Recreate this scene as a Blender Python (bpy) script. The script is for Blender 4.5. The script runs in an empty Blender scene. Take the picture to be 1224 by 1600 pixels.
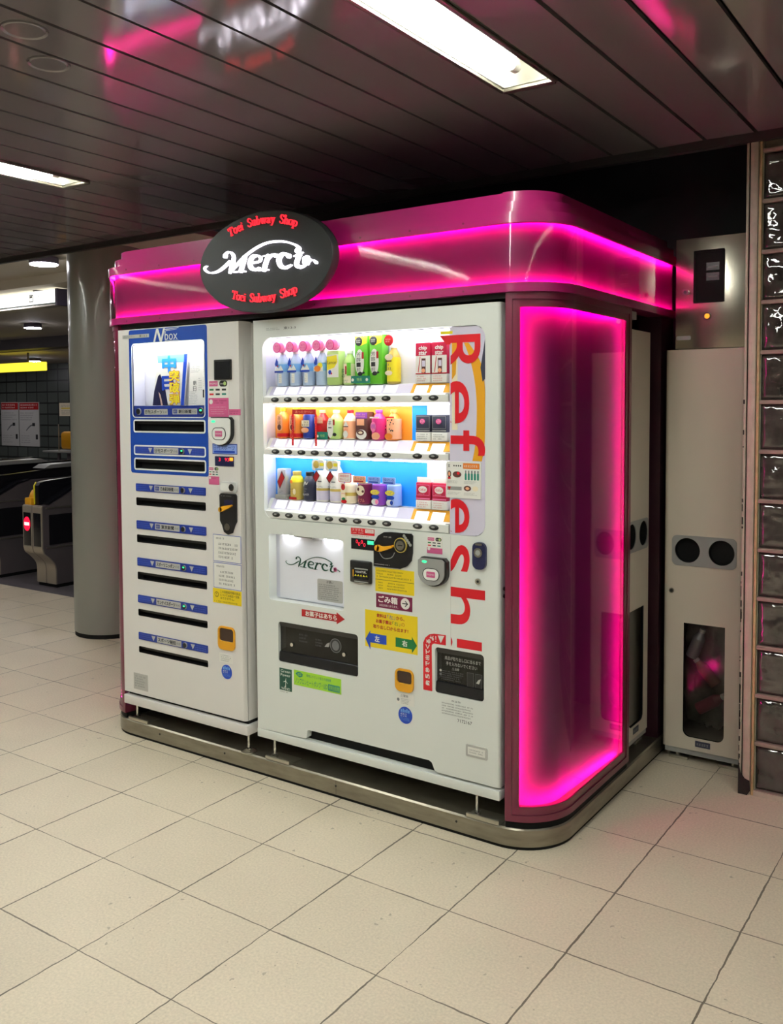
import bpy, bmesh, math, random
from mathutils import Vector, Matrix
random.seed(7)
SC = bpy.context.scene
COL = SC.collection
PI = math.pi

# ------------------------------------------------------------------ camera, world, exposure
cam_d = bpy.data.cameras.new('camera')
cam_d.sensor_fit = 'HORIZONTAL'; cam_d.sensor_width = 36.0
cam_d.lens = 1424.42 * 36.0 / 1224.0
cam_d.shift_y = -94.4 / 1224.0
cam_d.clip_start = 0.05; cam_d.clip_end = 60
cam = bpy.data.objects.new('camera', cam_d); COL.objects.link(cam)
RT = Vector((0.82273, 0.56841, -0.00468)); UP = Vector((-0.02343, 0.04215, 0.99884)); FW = Vector((-0.56795, 0.82166, -0.04799))
m = Matrix((RT, UP, -FW)).transposed().to_4x4(); m.translation = Vector((2.6468, -2.8185, 1.5606))
cam.matrix_world = m
SC.camera = cam
SC.view_settings.view_transform = 'Standard'; SC.view_settings.look = 'None'
SC.view_settings.exposure = 0.0; SC.view_settings.gamma = 1.0
SC.view_settings.use_curve_mapping = False
w = bpy.data.worlds.new('world'); SC.world = w; w.use_nodes = True
w.node_tree.nodes['Background'].inputs[0].default_value = (0.9, 0.92, 1.0, 1)
w.node_tree.nodes['Background'].inputs[1].default_value = 0.006

# lamp strengths (the lamps themselves are built further down)
TUBE_POWER = 82.0          # fluorescent tubes in the ceiling troughs
LED_POWER = 95.0           # magenta strips of the kiosk
SHELF_POWER = 23.0         # white strips inside the drinks machine
NEWS_POWER = 46.0
SIGN_POWER = 3.0

# ------------------------------------------------------------------ materials
def lin(c): return c / 12.92 if c <= 0.04045 else ((c + 0.055) / 1.055) ** 2.4
def C(r, g, b): return (lin(r / 255), lin(g / 255), lin(b / 255), 1.0)
def mat(name, col, rough=0.5, metal=0.0, emit=None, power=0.0, noise=0.0, nscale=20.0, bump=0.0, bscale=60.0, coat=0.0, spec=0.5, aniso=None):
    M = bpy.data.materials.new(name); M.use_nodes = True
    nt = M.node_tree; b = nt.nodes['Principled BSDF']
    b.inputs['Base Color'].default_value = col
    b.inputs['Roughness'].default_value = rough; b.inputs['Metallic'].default_value = metal
    b.inputs['Specular IOR Level'].default_value = spec
    if coat: b.inputs['Coat Weight'].default_value = coat; b.inputs['Coat Roughness'].default_value = 0.06
    if emit: b.inputs['Emission Color'].default_value = emit; b.inputs['Emission Strength'].default_value = power
    if noise or bump or aniso:
        tc = nt.nodes.new('ShaderNodeTexCoord')
    if noise or aniso:
        n = nt.nodes.new('ShaderNodeTexNoise'); n.inputs['Scale'].default_value = nscale; n.inputs['Detail'].default_value = 5
        if aniso:
            mp = nt.nodes.new('ShaderNodeMapping'); mp.inputs['Scale'].default_value = aniso
            nt.links.new(tc.outputs['Object'], mp.inputs[0]); nt.links.new(mp.outputs[0], n.inputs[0])
        else: nt.links.new(tc.outputs['Object'], n.inputs[0])
        r = nt.nodes.new('ShaderNodeMapRange'); r.inputs[1].default_value = 0.3; r.inputs[2].default_value = 0.7
        r.inputs[3].default_value = 1 - noise; r.inputs[4].default_value = 1 + noise * 0.5
        nt.links.new(n.outputs[0], r.inputs[0])
        mx = nt.nodes.new('ShaderNodeVectorMath'); mx.operation = 'SCALE'; mx.inputs[0].default_value = col[:3]
        nt.links.new(r.outputs[0], mx.inputs['Scale']); nt.links.new(mx.outputs[0], b.inputs['Base Color'])
    if bump:
        n2 = nt.nodes.new('ShaderNodeTexNoise'); n2.inputs['Scale'].default_value = bscale; n2.inputs['Detail'].default_value = 2
        nt.links.new(tc.outputs['Object'], n2.inputs[0])
        bp = nt.nodes.new('ShaderNodeBump'); bp.inputs['Strength'].default_value = bump; bp.inputs['Distance'].default_value = 0.01
        nt.links.new(n2.outputs[0], bp.inputs['Height']); nt.links.new(bp.outputs[0], b.inputs['Normal'])
    return M
def clear(name, tint, refl_rough=0.02, ior=1.5):
    M = bpy.data.materials.new(name); M.use_nodes = True
    nt = M.node_tree; nt.nodes.clear()
    out = nt.nodes.new('ShaderNodeOutputMaterial'); mix = nt.nodes.new('ShaderNodeMixShader')
    fr = nt.nodes.new('ShaderNodeFresnel')
    ge = nt.nodes.new('ShaderNodeNewGeometry'); mr = nt.nodes.new('ShaderNodeMapRange'); mr.inputs[3].default_value = ior; mr.inputs[4].default_value = 1 / ior
    nt.links.new(ge.outputs['Backfacing'], mr.inputs[0]); nt.links.new(mr.outputs[0], fr.inputs['IOR'])
    tr = nt.nodes.new('ShaderNodeBsdfTransparent'); tr.inputs[0].default_value = tint
    gl = nt.nodes.new('ShaderNodeBsdfGlossy'); gl.inputs['Roughness'].default_value = refl_rough
    nt.links.new(fr.outputs[0], mix.inputs[0]); nt.links.new(tr.outputs[0], mix.inputs[1]); nt.links.new(gl.outputs[0], mix.inputs[2])
    nt.links.new(mix.outputs[0], out.inputs[0])
    return M

def floor_material():
    M = bpy.data.materials.new('floor_tiles'); M.use_nodes = True
    nt = M.node_tree; b = nt.nodes['Principled BSDF']; L = nt.links.new
    def N(t, **k):
        n = nt.nodes.new(t)
        for a, v in k.items(): setattr(n, a, v)
        return n
    def MA(op, a, bb=None, c=None):
        n = N('ShaderNodeMath', operation=op)
        for i, v in enumerate((a, bb, c)):
            if v is None: continue
            if isinstance(v, (int, float)): n.inputs[i].default_value = v
            else: L(v, n.inputs[i])
        return n.outputs[0]
    geo = N('ShaderNodeNewGeometry'); sx = N('ShaderNodeSeparateXYZ'); L(geo.outputs['Position'], sx.inputs[0])
    wob = N('ShaderNodeTexNoise'); wob.inputs['Scale'].default_value = 22; wob.inputs['Detail'].default_value = 3; L(geo.outputs['Position'], wob.inputs[0])
    wv = MA('MULTIPLY_ADD', wob.outputs[0], 0.008, -0.004)
    P = 0.3888
    def line(coord, off, width):
        u = MA('ADD', coord, wv); u = MA('ADD', u, -off + 40 * P); u = MA('DIVIDE', u, P)
        fx = MA('FRACT', u); d = MA('MINIMUM', fx, MA('SUBTRACT', 1.0, fx))
        return MA('MULTIPLY', d, P), MA('FLOOR', u)
    dx, ix = line(sx.outputs[0], 1.608, 0); dy, iy = line(sx.outputs[1], 0.325, 0)
    # worn joints: breaks along the line
    br = N('ShaderNodeTexNoise'); br.inputs['Scale'].default_value = 3.5; br.inputs['Detail'].default_value = 4; L(geo.outputs['Position'], br.inputs[0])
    wx = MA('MULTIPLY_ADD', br.outputs[0], 0.008, -0.0016); wy = MA('MULTIPLY_ADD', br.outputs[0], 0.0075, -0.0016)
    gx = MA('LESS_THAN', dx, wx); gy = MA('LESS_THAN', dy, wy)
    g = MA('MAXIMUM', MA('MULTIPLY', gx, 0.85), MA('MULTIPLY', gy, 0.78))
    cell = N('ShaderNodeCombineXYZ'); L(ix, cell.inputs[0]); L(iy, cell.inputs[1])
    wn = N('ShaderNodeTexWhiteNoise'); L(cell.outputs[0], wn.inputs[0])
    n1 = N('ShaderNodeTexNoise'); n1.inputs['Scale'].default_value = 130; n1.inputs['Detail'].default_value = 4; L(geo.outputs['Position'], n1.inputs[0])
    n2 = N('ShaderNodeTexNoise'); n2.inputs['Scale'].default_value = 2.2; n2.inputs['Detail'].default_value = 5; L(geo.outputs['Position'], n2.inputs[0])
    v = MA('ADD', MA('MULTIPLY_ADD', wn.outputs[0], 0.07, 0.965), MA('MULTIPLY_ADD', n1.outputs[0], 0.5, -0.25))
    v = MA('ADD', v, MA('MULTIPLY_ADD', n2.outputs[0], 0.22, -0.12))
    # small dirt marks
    n3 = N('ShaderNodeTexNoise'); n3.inputs['Scale'].default_value = 34; n3.inputs['Detail'].default_value = 2; L(geo.outputs['Position'], n3.inputs[0])
    n4 = N('ShaderNodeTexNoise'); n4.inputs['Scale'].default_value = 2.6; L(geo.outputs['Position'], n4.inputs[0])
    sp = MA('MULTIPLY', MA('GREATER_THAN', n3.outputs[0], 0.70), MA('GREATER_THAN', n4.outputs[0], 0.54))
    v = MA('MULTIPLY', v, MA('SUBTRACT', 1.0, MA('MULTIPLY', sp, 0.35)))
    base = N('ShaderNodeVectorMath', operation='SCALE'); base.inputs[0].default_value = C(212, 199, 176)[:3]; L(v, base.inputs['Scale'])
    mx = N('ShaderNodeMix', data_type='RGBA'); L(g, mx.inputs[0]); L(base.outputs[0], mx.inputs[6]); mx.inputs[7].default_value = C(62, 50, 40)
    L(mx.outputs[2], b.inputs['Base Color'])
    b.inputs['Roughness'].default_value = 0.42; b.inputs['Specular IOR Level'].default_value = 0.35
    return M

def tile_wall_material():
    M = bpy.data.materials.new('dark_wall_tiles'); M.use_nodes = True
    nt = M.node_tree; b = nt.nodes['Principled BSDF']; L = nt.links.new
    geo = nt.nodes.new('ShaderNodeNewGeometry'); mp = nt.nodes.new('ShaderNodeMapping'); mp.inputs['Rotation'].default_value = (PI / 2, 0, 0)
    L(geo.outputs['Position'], mp.inputs[0])
    br = nt.nodes.new('ShaderNodeTexBrick'); br.offset = 0; br.inputs['Scale'].default_value = 1
    br.inputs['Brick Width'].default_value = 0.33; br.inputs['Row Height'].default_value = 0.21; br.inputs['Mortar Size'].default_value = 0.014
    br.inputs['Color1'].default_value = C(84, 90, 84); br.inputs['Color2'].default_value = C(70, 76, 72); br.inputs['Mortar'].default_value = C(32, 34, 32)
    L(mp.outputs[0], br.inputs[0]); L(br.outputs[0], b.inputs['Base Color']); b.inputs['Roughness'].default_value = 0.35
    return M

M_FLOOR = floor_material(); M_TILEWALL = tile_wall_material()
M_DARKFLOOR = mat('dark_floor', C(92, 86, 90), 0.5, noise=0.15, nscale=40)
M_PLANK = mat('ceiling_plank', C(138, 132, 134), 0.10, 0.3, bump=0.16, bscale=2.6, spec=0.8)
M_BLACK = mat('black_void', C(18, 16, 18), 0.7)
M_TRIMDARK = mat('ceiling_trim', C(48, 46, 44), 0.5)
M_WHITECEIL = mat('white_ceiling', C(190, 182, 166), 0.7)
M_BEAM = mat('beam_paint', C(72, 66, 68), 0.6)
M_WALLGREY = mat('plain_wall', C(120, 116, 108), 0.7)
M_COLUMN = mat('column_paint', C(128, 128, 120), 0.28, coat=0.35)
M_ALU = mat('aluminium', C(190, 185, 172), 0.3, 0.9)
M_TROUGH = mat('trough_white', C(238, 236, 226), 0.5)
M_TUBE = mat('fluorescent', C(255, 255, 255), 0.5, emit=(0.95, 1.0, 0.955, 1), power=TUBE_POWER)
M_STEEL = mat('stainless', C(150, 144, 130), 0.3, 0.85, noise=0.22, nscale=3.0, aniso=(3, 3, 14))
M_STEELMIRROR = mat('brushed_stainless', C(190, 184, 168), 0.24, 0.95, noise=0.05, nscale=4.0, aniso=(60, 60, 2))
M_MAG = mat('magenta_paint', C(150, 22, 92), 0.3, coat=0.5)
M_MAGDARK = mat('plum_paint', C(104, 22, 52), 0.34, coat=0.4)
M_MAGPANEL = mat('magenta_panel', C(104, 8, 82), 0.5)
M_LED = mat('magenta_led', C(255, 0, 160), 0.5, emit=(1.0, 0.0, 0.31, 1), power=LED_POWER * 1.25)
M_FASCIA = mat('fascia_panel', C(82, 6, 62), 0.5)
M_LEDLOW = mat('lower_fascia_led', C(255, 0, 170), 0.5, emit=(1.0, 0.003, 0.34, 1), power=LED_POWER * 2.2)
M_LEDV = mat('violet_magenta_led', C(255, 0, 180), 0.5, emit=(1.0, 0.003, 0.34, 1), power=LED_POWER * 1.55)
M_COVER = clear('acrylic_cover', (0.97, 0.9, 0.94, 1), 0.045, 1.40)
M_WHITE = mat('white_enamel', C(226, 222, 217), 0.32, coat=0.25)
M_WHITE2 = mat('white_enamel_drinks', C(226, 229, 223), 0.32, coat=0.25)
M_INNER = mat('inner_white', C(226, 226, 240), 0.5)
M_LILAC = mat('lilac_print', C(214, 208, 226), 0.4)
M_BLUE = mat('blue_film', C(20, 66, 158), 0.35)
M_NAVY = mat('navy_print', C(24, 50, 140), 0.4)
M_NAVYDK = mat('navy_dark', C(26, 28, 66), 0.35)
M_DOT = mat('dot_blue', C(74, 100, 196), 0.5)
M_PBLACK = mat('black_plastic', C(26, 25, 25), 0.35)
M_PBLACKM = mat('black_rubber', C(10, 10, 10), 0.75, spec=0.25)
M_GREYP = mat('grey_plastic', C(150, 150, 146), 0.35)
M_CHROME = mat('chrome', C(210, 210, 205), 0.15, 1.0)
M_WPLASTIC = mat('white_plastic', C(236, 236, 230), 0.35)
M_PAPER = mat('paper_white', C(232, 230, 222), 0.6)
M_GREYPAPER = mat('paper_grey', C(184, 182, 176), 0.6)
M_INK = mat('ink', C(34, 34, 36), 0.6)
M_INKG = mat('ink_grey', C(110, 110, 112), 0.6)
M_RED = mat('red_print', C(206, 18, 34), 0.4)
M_REDDK = mat('dark_red_print', C(170, 24, 28), 0.4)
M_YEL = mat('yellow_print', C(236, 206, 22), 0.45)
M_YELDK = mat('amber_plastic', C(226, 160, 24), 0.4)
M_GREEN = mat('green_print', C(14, 112, 56), 0.45)
M_GREENDK = mat('dark_green_print', C(8, 74, 56), 0.45)
M_LIME = mat('lime_print', C(160, 212, 50), 0.45)
M_TEAL = mat('teal_print', C(28, 128, 110), 0.45)
M_PINK = mat('pink_print', C(206, 92, 140), 0.45)
M_PINKL = mat('pink_light', C(240, 130, 176), 0.45)
M_PLUM = mat('plum_print', C(112, 20, 62), 0.45)
M_BLUEP = mat('blue_print', C(20, 66, 176), 0.4)
M_SKY = mat('sky_blue', C(120, 176, 226), 0.4)
M_ORANGE = mat('orange_print', C(232, 130, 40), 0.45)
M_GOLD = mat('gold_print', C(196, 170, 82), 0.45)
M_AMBERPANEL = mat('amber_panel', C(240, 152, 40), 0.6)
M_CYANPANEL = mat('cyan_panel', C(18, 140, 236), 0.6)
M_LWHITEPANEL = mat('display_white', C(236, 236, 244), 0.6)
M_STRIP = mat('shelf_strip', C(255, 255, 255), 0.5, emit=(0.95, 0.97, 1.0, 1), power=SHELF_POWER)
M_NSTRIP = mat('news_strip', C(255, 255, 255), 0.5, emit=(0.93, 0.95, 1.0, 1), power=NEWS_POWER)
M_TAGLIT = mat('price_tag', C(246, 246, 252), 0.5, emit=(0.92, 0.94, 1.0, 1), power=0.75)
M_GLASS = clear('window_glass', (1, 1, 1, 1), 0.01, 1.35)
M_GLASSDARK = clear('smoked_flap', (0.42, 0.42, 0.42, 1), 0.08, 1.5)
M_SIGNBLK = mat('sign_black', C(30, 31, 32), 0.5, spec=0.35)
M_SIGNW = mat('sign_white_lit', C(255, 255, 255), 0.5, emit=(0.93, 0.88, 1.0, 1), power=SIGN_POWER)
M_SIGNR = mat('sign_red_lit', C(255, 40, 50), 0.5, emit=(1.0, 0.03, 0.055, 1), power=0.95)
M_LEDRED = mat('digit_red', C(255, 30, 60), 0.5, emit=(1.0, 0.02, 0.06, 1), power=1.0)
M_LEDGREEN = mat('led_green', C(60, 255, 150), 0.5, emit=(0.05, 1.0, 0.4, 1), power=1.0)
M_LEDORANGE = mat('led_orange', C(255, 150, 40), 0.5, emit=(1.0, 0.33, 0.02, 1), power=1.3)
M_BACKLIT = mat('backlit_white', C(255, 255, 250), 0.5, emit=(1.0, 1.0, 0.93, 1), power=1.5)
M_BACKLITY = mat('backlit_yellow', C(255, 240, 60), 0.5, emit=(1.0, 0.82, 0.05, 1), power=1.2)
M_LAMPDISC = mat('round_lamp_lens', C(255, 255, 255), 0.5, emit=(0.95, 0.93, 1.0, 1), power=100.0)
M_LAMPRIM = mat('round_lamp_rim', C(92, 84, 104), 0.5)
M_FRAMEPAINT = mat('post_paint', C(180, 176, 156), 0.42, noise=0.12, nscale=24)
M_CREAMPAINT = mat('post_cream', C(186, 166, 120), 0.45, noise=0.2, nscale=30)
M_FRAMESTEEL = mat('post_steel', C(142, 128, 108), 0.35, 0.6, noise=0.3, nscale=12)
M_RUST = mat('rust', C(34, 28, 24), 0.9, noise=0.3, nscale=80)
M_MORTAR = mat('glass_block_joint', C(142, 132, 118), 0.6, noise=0.15, nscale=30)
M_BLOCK = mat('glass_block_face', C(66, 66, 60), 0.05, 0.0, spec=1.0, noise=0.5, nscale=14)
M_BIN = mat('bin_enamel', C(206, 196, 178), 0.4)
M_BINWIN = clear('bin_window', (0.42, 0.42, 0.40, 1), 0.1, 1.5)
M_GATE = mat('gate_steel', C(120, 112, 114), 0.38, 0.6)
M_GATEL = mat('gate_steel_light', C(176, 166, 150), 0.4, 0.5)
M_GATEBLK = mat('gate_black', C(22, 22, 26), 0.25)
M_SKIN = mat('print_skin', C(206, 170, 150), 0.6)
M_BROWN = mat('brown_print', C(92, 52, 48), 0.45)
M_PURPLE = mat('purple_print', C(150, 70, 180), 0.45)
M_MAGPRINT = mat('magenta_print', C(214, 46, 130), 0.45)
M_CREAM = mat('cream_print', C(240, 226, 196), 0.45)
M_PEACH = mat('peach_print', C(240, 170, 130), 0.45)
M_TEAGREEN = mat('tea_green', C(98, 186, 44), 0.4)
M_PALEGREEN = mat('pale_green', C(176, 206, 120), 0.4)
M_WATER = mat('water_bottle', C(186, 206, 232), 0.15)
M_LEMON = mat('lemon', C(236, 220, 40), 0.45)
M_TEAL2 = mat('card_teal', C(20, 120, 100), 0.45)
M_FLAPBROWN = mat('flap_brown', C(58, 38, 28), 0.3)
M_CRIMSON = mat('crimson_print', C(192, 22, 66), 0.4)
M_PLATE = mat('satin_plate', C(226, 226, 224), 0.3, 0.35)
M_DULLPEACH = mat('dull_peach', C(158, 116, 96), 0.4)
M_DULLPINK = mat('dull_pink', C(156, 78, 92), 0.4)
M_SILVER = mat('silver_can', C(190, 188, 196), 0.3, 0.4)
M_PERIW = mat('periwinkle', C(150, 176, 240), 0.4)
M_COAL = mat('coal_label', C(52, 54, 72), 0.35)

# ------------------------------------------------------------------ geometry builder
_text_cache = {}
def text_geo(s):
    if s in _text_cache: return _text_cache[s]
    c = bpy.data.curves.new('lettering', 'FONT'); c.body = s; c.resolution_u = 3
    o = bpy.data.objects.new('lettering', c); COL.objects.link(o)
    bpy.context.view_layer.update()
    me = o.to_mesh()
    vs = [(v.co.x, v.co.y) for v in me.vertices]; fs = [tuple(p.vertices) for p in me.polygons]
    o.to_mesh_clear(); bpy.data.objects.remove(o); bpy.data.curves.remove(c)
    _text_cache[s] = (vs, fs)
    return vs, fs
def rrect(x0, x1, z0, z1, r=0.0, n=5):
    if r <= 0: return [(x0, z0), (x1, z0), (x1, z1), (x0, z1)]
    r = min(r, (x1 - x0) / 2 - 1e-5, (z1 - z0) / 2 - 1e-5); out = []
    for cx, cz, a in ((x1 - r, z0 + r, -90), (x1 - r, z1 - r, 0), (x0 + r, z1 - r, 90), (x0 + r, z0 + r, 180)):
        for k in range(n + 1):
            t = math.radians(a + 90 * k / n); out.append((cx + r * math.cos(t), cz + r * math.sin(t)))
    return out
def ell(cx, cz, rx, rz=None, n=24, a0=0, a1=360):
    rz = rx if rz is None else rz
    full = abs(a1 - a0) >= 360
    return [(cx + rx * math.cos(math.radians(a0 + (a1 - a0) * k / (n if full else n - 1))), cz + rz * math.sin(math.radians(a0 + (a1 - a0) * k / (n if full else n - 1)))) for k in range(n)]
def smooth(pts, sub=6):
    # Catmull-Rom through points of any dimension
    if len(pts) < 3: return [tuple(p) for p in pts]
    P = [pts[0]] + list(pts) + [pts[-1]]; out = []
    for i in range(1, len(P) - 2):
        for k in range(sub):
            t = k / sub
            out.append(tuple(0.5 * (2 * b + (c - a) * t + (2 * a - 5 * b + 4 * c - d) * t * t + (3 * b - a - 3 * c + d) * t ** 3) for a, b, c, d in zip(P[i - 1], P[i], P[i + 1], P[i + 2])))
    out.append(tuple(pts[-1])); return out
class G:
    def __init__(s): s.v = []; s.f = []; s.mi = []; s.mats = []
    def _m(s, mt):
        if mt not in s.mats: s.mats.append(mt)
        return s.mats.index(mt)
    def add(s, vs, fs, mt):
        b = len(s.v); s.v += [tuple(x) for x in vs]; k = s._m(mt)
        for f in fs: s.f.append(tuple(i + b for i in f)); s.mi.append(k)
        return s
    def addbm(s, bm, mt):
        bm.verts.index_update()
        s.add([v.co[:] for v in bm.verts], [[v.index for v in f.verts] for f in bm.faces], mt); bm.free(); return s
    def box(s, x0, x1, y0, y1, z0, z1, mt, bev=0.0, seg=2):
        if not bev:
            v = [(x, y, z) for x in (x0, x1) for y in (y0, y1) for z in (z0, z1)]
            return s.add(v, [(0, 1, 3, 2), (4, 6, 7, 5), (0, 4, 5, 1), (2, 3, 7, 6), (0, 2, 6, 4), (1, 5, 7, 3)], mt)
        bm = bmesh.new(); bmesh.ops.create_cube(bm, size=1)
        for v in bm.verts: v.co = Vector(((x0 + x1) / 2 + v.co.x * (x1 - x0), (y0 + y1) / 2 + v.co.y * (y1 - y0), (z0 + z1) / 2 + v.co.z * (z1 - z0)))
        bmesh.ops.bevel(bm, geom=bm.edges[:], offset=bev, segments=seg, affect='EDGES', profile=0.5)
        return s.addbm(bm, mt)
    def prism(s, loop, y0, y1, mt):        # x-z outline pushed along y (y0 front, y1 back)
        n = len(loop)
        v = [(x, y0, z) for x, z in loop] + [(x, y1, z) for x, z in loop]
        f = [tuple(range(n)), tuple(range(2 * n - 1, n - 1, -1))] + [(i, i + n, (i + 1) % n + n, (i + 1) % n) for i in range(n)]
        return s.add(v, f, mt)
    def prismx(s, loop, x0, x1, mt):       # y-z outline pushed along x
        n = len(loop)
        v = [(x0, y, z) for y, z in loop] + [(x1, y, z) for y, z in loop]
        f = [tuple(range(n)), tuple(range(2 * n - 1, n - 1, -1))] + [(i, i + n, (i + 1) % n + n, (i + 1) % n) for i in range(n)]
        return s.add(v, f, mt)
    def prismz(s, loop, z0, z1, mt):       # x-y outline pushed along z
        n = len(loop)
        v = [(x, y, z0) for x, y in loop] + [(x, y, z1) for x, y in loop]
        f = [tuple(range(n)), tuple(range(2 * n - 1, n - 1, -1))] + [(i, i + n, (i + 1) % n + n, (i + 1) % n) for i in range(n)]
        return s.add(v, f, mt)
    def plate(s, x0, x1, z0, z1, y0, y1, mt, r=0.0): return s.prism(rrect(x0, x1, z0, z1, r), y0, y1, mt)
    def holed(s, outer, holes, y0, y1, mt, wall=None, wall_y=None):
        bm = bmesh.new(); loops = [outer] + holes
        for lp in loops:
            vs = [bm.verts.new((x, y0, z)) for x, z in lp]
            for i in range(len(vs)): bm.edges.new((vs[i], vs[(i + 1) % len(vs)]))
        bmesh.ops.triangle_fill(bm, edges=bm.edges[:], use_beauty=True)
        s.addbm(bm, mt)
        for k, lp in enumerate(loops):
            n = len(lp); yb = y1 if (k == 0 or wall_y is None) else wall_y[k - 1]
            v = [(x, y0, z) for x, z in lp] + [(x, yb, z) for x, z in lp]
            s.add(v, [(i, i + n, (i + 1) % n + n, (i + 1) % n) for i in range(n)], mt if (k == 0 or wall is None) else wall)
        return s
    def cyl(s, p0, p1, r0, mt, r1=None, n=20):
        r1 = r0 if r1 is None else r1
        a = Vector(p0); b = Vector(p1); d = (b - a).normalized(); u = d.orthogonal().normalized(); w_ = d.cross(u)
        v = []
        for p, r in ((a, r0), (b, r1)):
            for k in range(n): t = 2 * PI * k / n; v.append(p + u * (r * math.cos(t)) + w_ * (r * math.sin(t)))
        return s.add(v, [tuple(range(n - 1, -1, -1)), tuple(range(n, 2 * n))] + [(i, (i + 1) % n, (i + 1) % n + n, i + n) for i in range(n)], mt)
    def lathe(s, prof, cx, cy, mt, n=20, sy=1.0):
        v = []; f = []
        for r, z in prof:
            for k in range(n): t = 2 * PI * k / n; v.append((cx + r * math.cos(t), cy + sy * r * math.sin(t), z))
        for j in range(len(prof) - 1):
            for k in range(n): f.append((j * n + k, j * n + (k + 1) % n, (j + 1) * n + (k + 1) % n, (j + 1) * n + k))
        f.append(tuple(range(n - 1, -1, -1))); f.append(tuple(range((len(prof) - 1) * n, len(prof) * n)))
        return s.add(v, f, mt)
    def tube(s, pts, r, mt, n=10):
        for a, b in zip(pts[:-1], pts[1:]): s.cyl(a, b, r, mt, n=n)
        return s
    def sweep(s, path, prof, mt, cap=True):    # path: (x,y) polyline, outside on its right; prof: closed (inset, z) loop
        nr = []
        for i in range(len(path)):
            a = path[max(i - 1, 0)]; b = path[min(i + 1, len(path) - 1)]
            d = Vector((b[0] - a[0], b[1] - a[1])).normalized(); nr.append((-d.y, d.x))
        n = len(prof); v = []; f = []
        for (x, y), (nx, ny) in zip(path, nr):
            for ins, z in prof: v.append((x + nx * ins, y + ny * ins, z))
        for i in range(len(path) - 1):
            for k in range(n): f.append((i * n + k, i * n + (k + 1) % n, (i + 1) * n + (k + 1) % n, (i + 1) * n + k))
        if cap: f.append(tuple(range(n - 1, -1, -1))); f.append(tuple((len(path) - 1) * n + k for k in range(n)))
        return s.add(v, f, mt)
    def stroke(s, pts, y, mt, sub=6, tx=lambda p: p, y1=None):   # calligraphic stroke: (x, z, width)
        q = smooth(pts, sub)
        L_ = []; R_ = []
        for i, (x, z, wd) in enumerate(q):
            a = q[max(i - 1, 0)]; b = q[min(i + 1, len(q) - 1)]
            dx, dz = b[0] - a[0], b[1] - a[1]; l = math.hypot(dx, dz) or 1
            L_.append((x - dz / l * wd / 2, z + dx / l * wd / 2)); R_.append((x + dz / l * wd / 2, z - dx / l * wd / 2))
        for i in range(len(q) - 1):
            quad = [tx(R_[i]), tx(R_[i + 1]), tx(L_[i + 1]), tx(L_[i])]
            if y1 is None: s.add([(x, y, z) for x, z in quad], [(0, 1, 2, 3)], mt)
            else: s.prism(quad, y, y1, mt)
        for e in (0, -1):
            x, z, wd = q[e]; c = [tx(p) for p in ell(x, z, wd / 2, n=10)]
            if y1 is None: s.add([(a, y, b) for a, b in c], [tuple(range(10))], mt)
            else: s.prism(c, y, y1, mt)
        return s
    def text(s, t, x0, x1, z0, z1, y, mt, rot=0, stretch=True, align='c', bold=0.0):
        if bold:
            for i in range(6): q = 2 * PI * i / 6; s.text(t, x0 + bold + bold * math.cos(q), x1 - bold + bold * math.cos(q), z0 + bold + bold * math.sin(q), z1 - bold + bold * math.sin(q), y - 0.00001 * i, mt, rot, stretch, align)
        vs, fs = text_geo(t)
        if rot == -90: vs = [(b, -a) for a, b in vs]
        if rot == 90: vs = [(-b, a) for a, b in vs]
        ax0 = min(a for a, b in vs); ax1 = max(a for a, b in vs); az0 = min(b for a, b in vs); az1 = max(b for a, b in vs)
        kx = (x1 - x0) / (ax1 - ax0); kz = (z1 - z0) / (az1 - az0)
        if not stretch: kx = kz = min(kx, kz)
        ox = (x0 + x1) / 2 - kx * (ax1 - ax0) / 2 if align == 'c' else x0
        oz = (z0 + z1) / 2 - kz * (az1 - az0) / 2
        return s.add([(ox + (a - ax0) * kx, y, oz + (b - az0) * kz) for a, b in vs], fs, mt)
    def scrib(s, x0, x1, z0, z1, rows, y, mt, fill=0.55, ragged=0.35):   # lines of print too small to read, each sign a few thin strokes
        h = (z1 - z0) / rows; c = h * fill; n = 0
        for r in range(rows):
            zt = z1 - r * h - h * (1 - fill) / 2; x = x0; xe = x1 - random.random() * ragged * (x1 - x0)
            while x + c * .8 < xe:
                if random.random() > 0.1:
                    for k in range(3):
                        t = c * 0.17
                        if k < 2: zz = zt - c * (0.12 + 0.62 * k + random.uniform(0, .14)); q = (x + c * random.uniform(0, .2), x + c * random.uniform(.62, .85), zz - t, zz)
                        else: xx = x + c * random.uniform(.1, .6); q = (xx, xx + t, zt - c, zt - c * random.uniform(0, .3))
                        s.add([(q[0], y - n, q[2]), (q[1], y - n, q[2]), (q[1], y - n, q[3]), (q[0], y - n, q[3])], [(0, 1, 2, 3)], mt)
                x += c * 1.02
        return s
    def flat(s, loop, y, mt): return s.add([(x, y, z) for x, z in loop], [tuple(range(len(loop)))], mt)
    def build(s, name, parent=None, label=None, at=None, kind=None, angle=35):
        me = bpy.data.meshes.new(name)
        o = bpy.data.objects.new(name, me); COL.objects.link(o)
        org = Vector((0, 0, 0))
        if parent is not None:
            p = parent
            while p is not None: org += p.location; p = p.parent
            o.parent = parent
        elif at is not None:
            org = Vector(at); o.location = org
        me.from_pydata([(x - org.x, y - org.y, z - org.z) for x, y, z in s.v], [], s.f)
        for mt in s.mats: me.materials.append(mt)
        for p, k in zip(me.polygons, s.mi): p.material_index = k
        bm = bmesh.new(); bm.from_mesh(me); bmesh.ops.recalc_face_normals(bm, faces=bm.faces[:]); bm.to_mesh(me); bm.free()
        me.polygons.foreach_set('use_smooth', [True] * len(me.polygons)); me.set_sharp_from_angle(angle=math.radians(angle))
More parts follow.
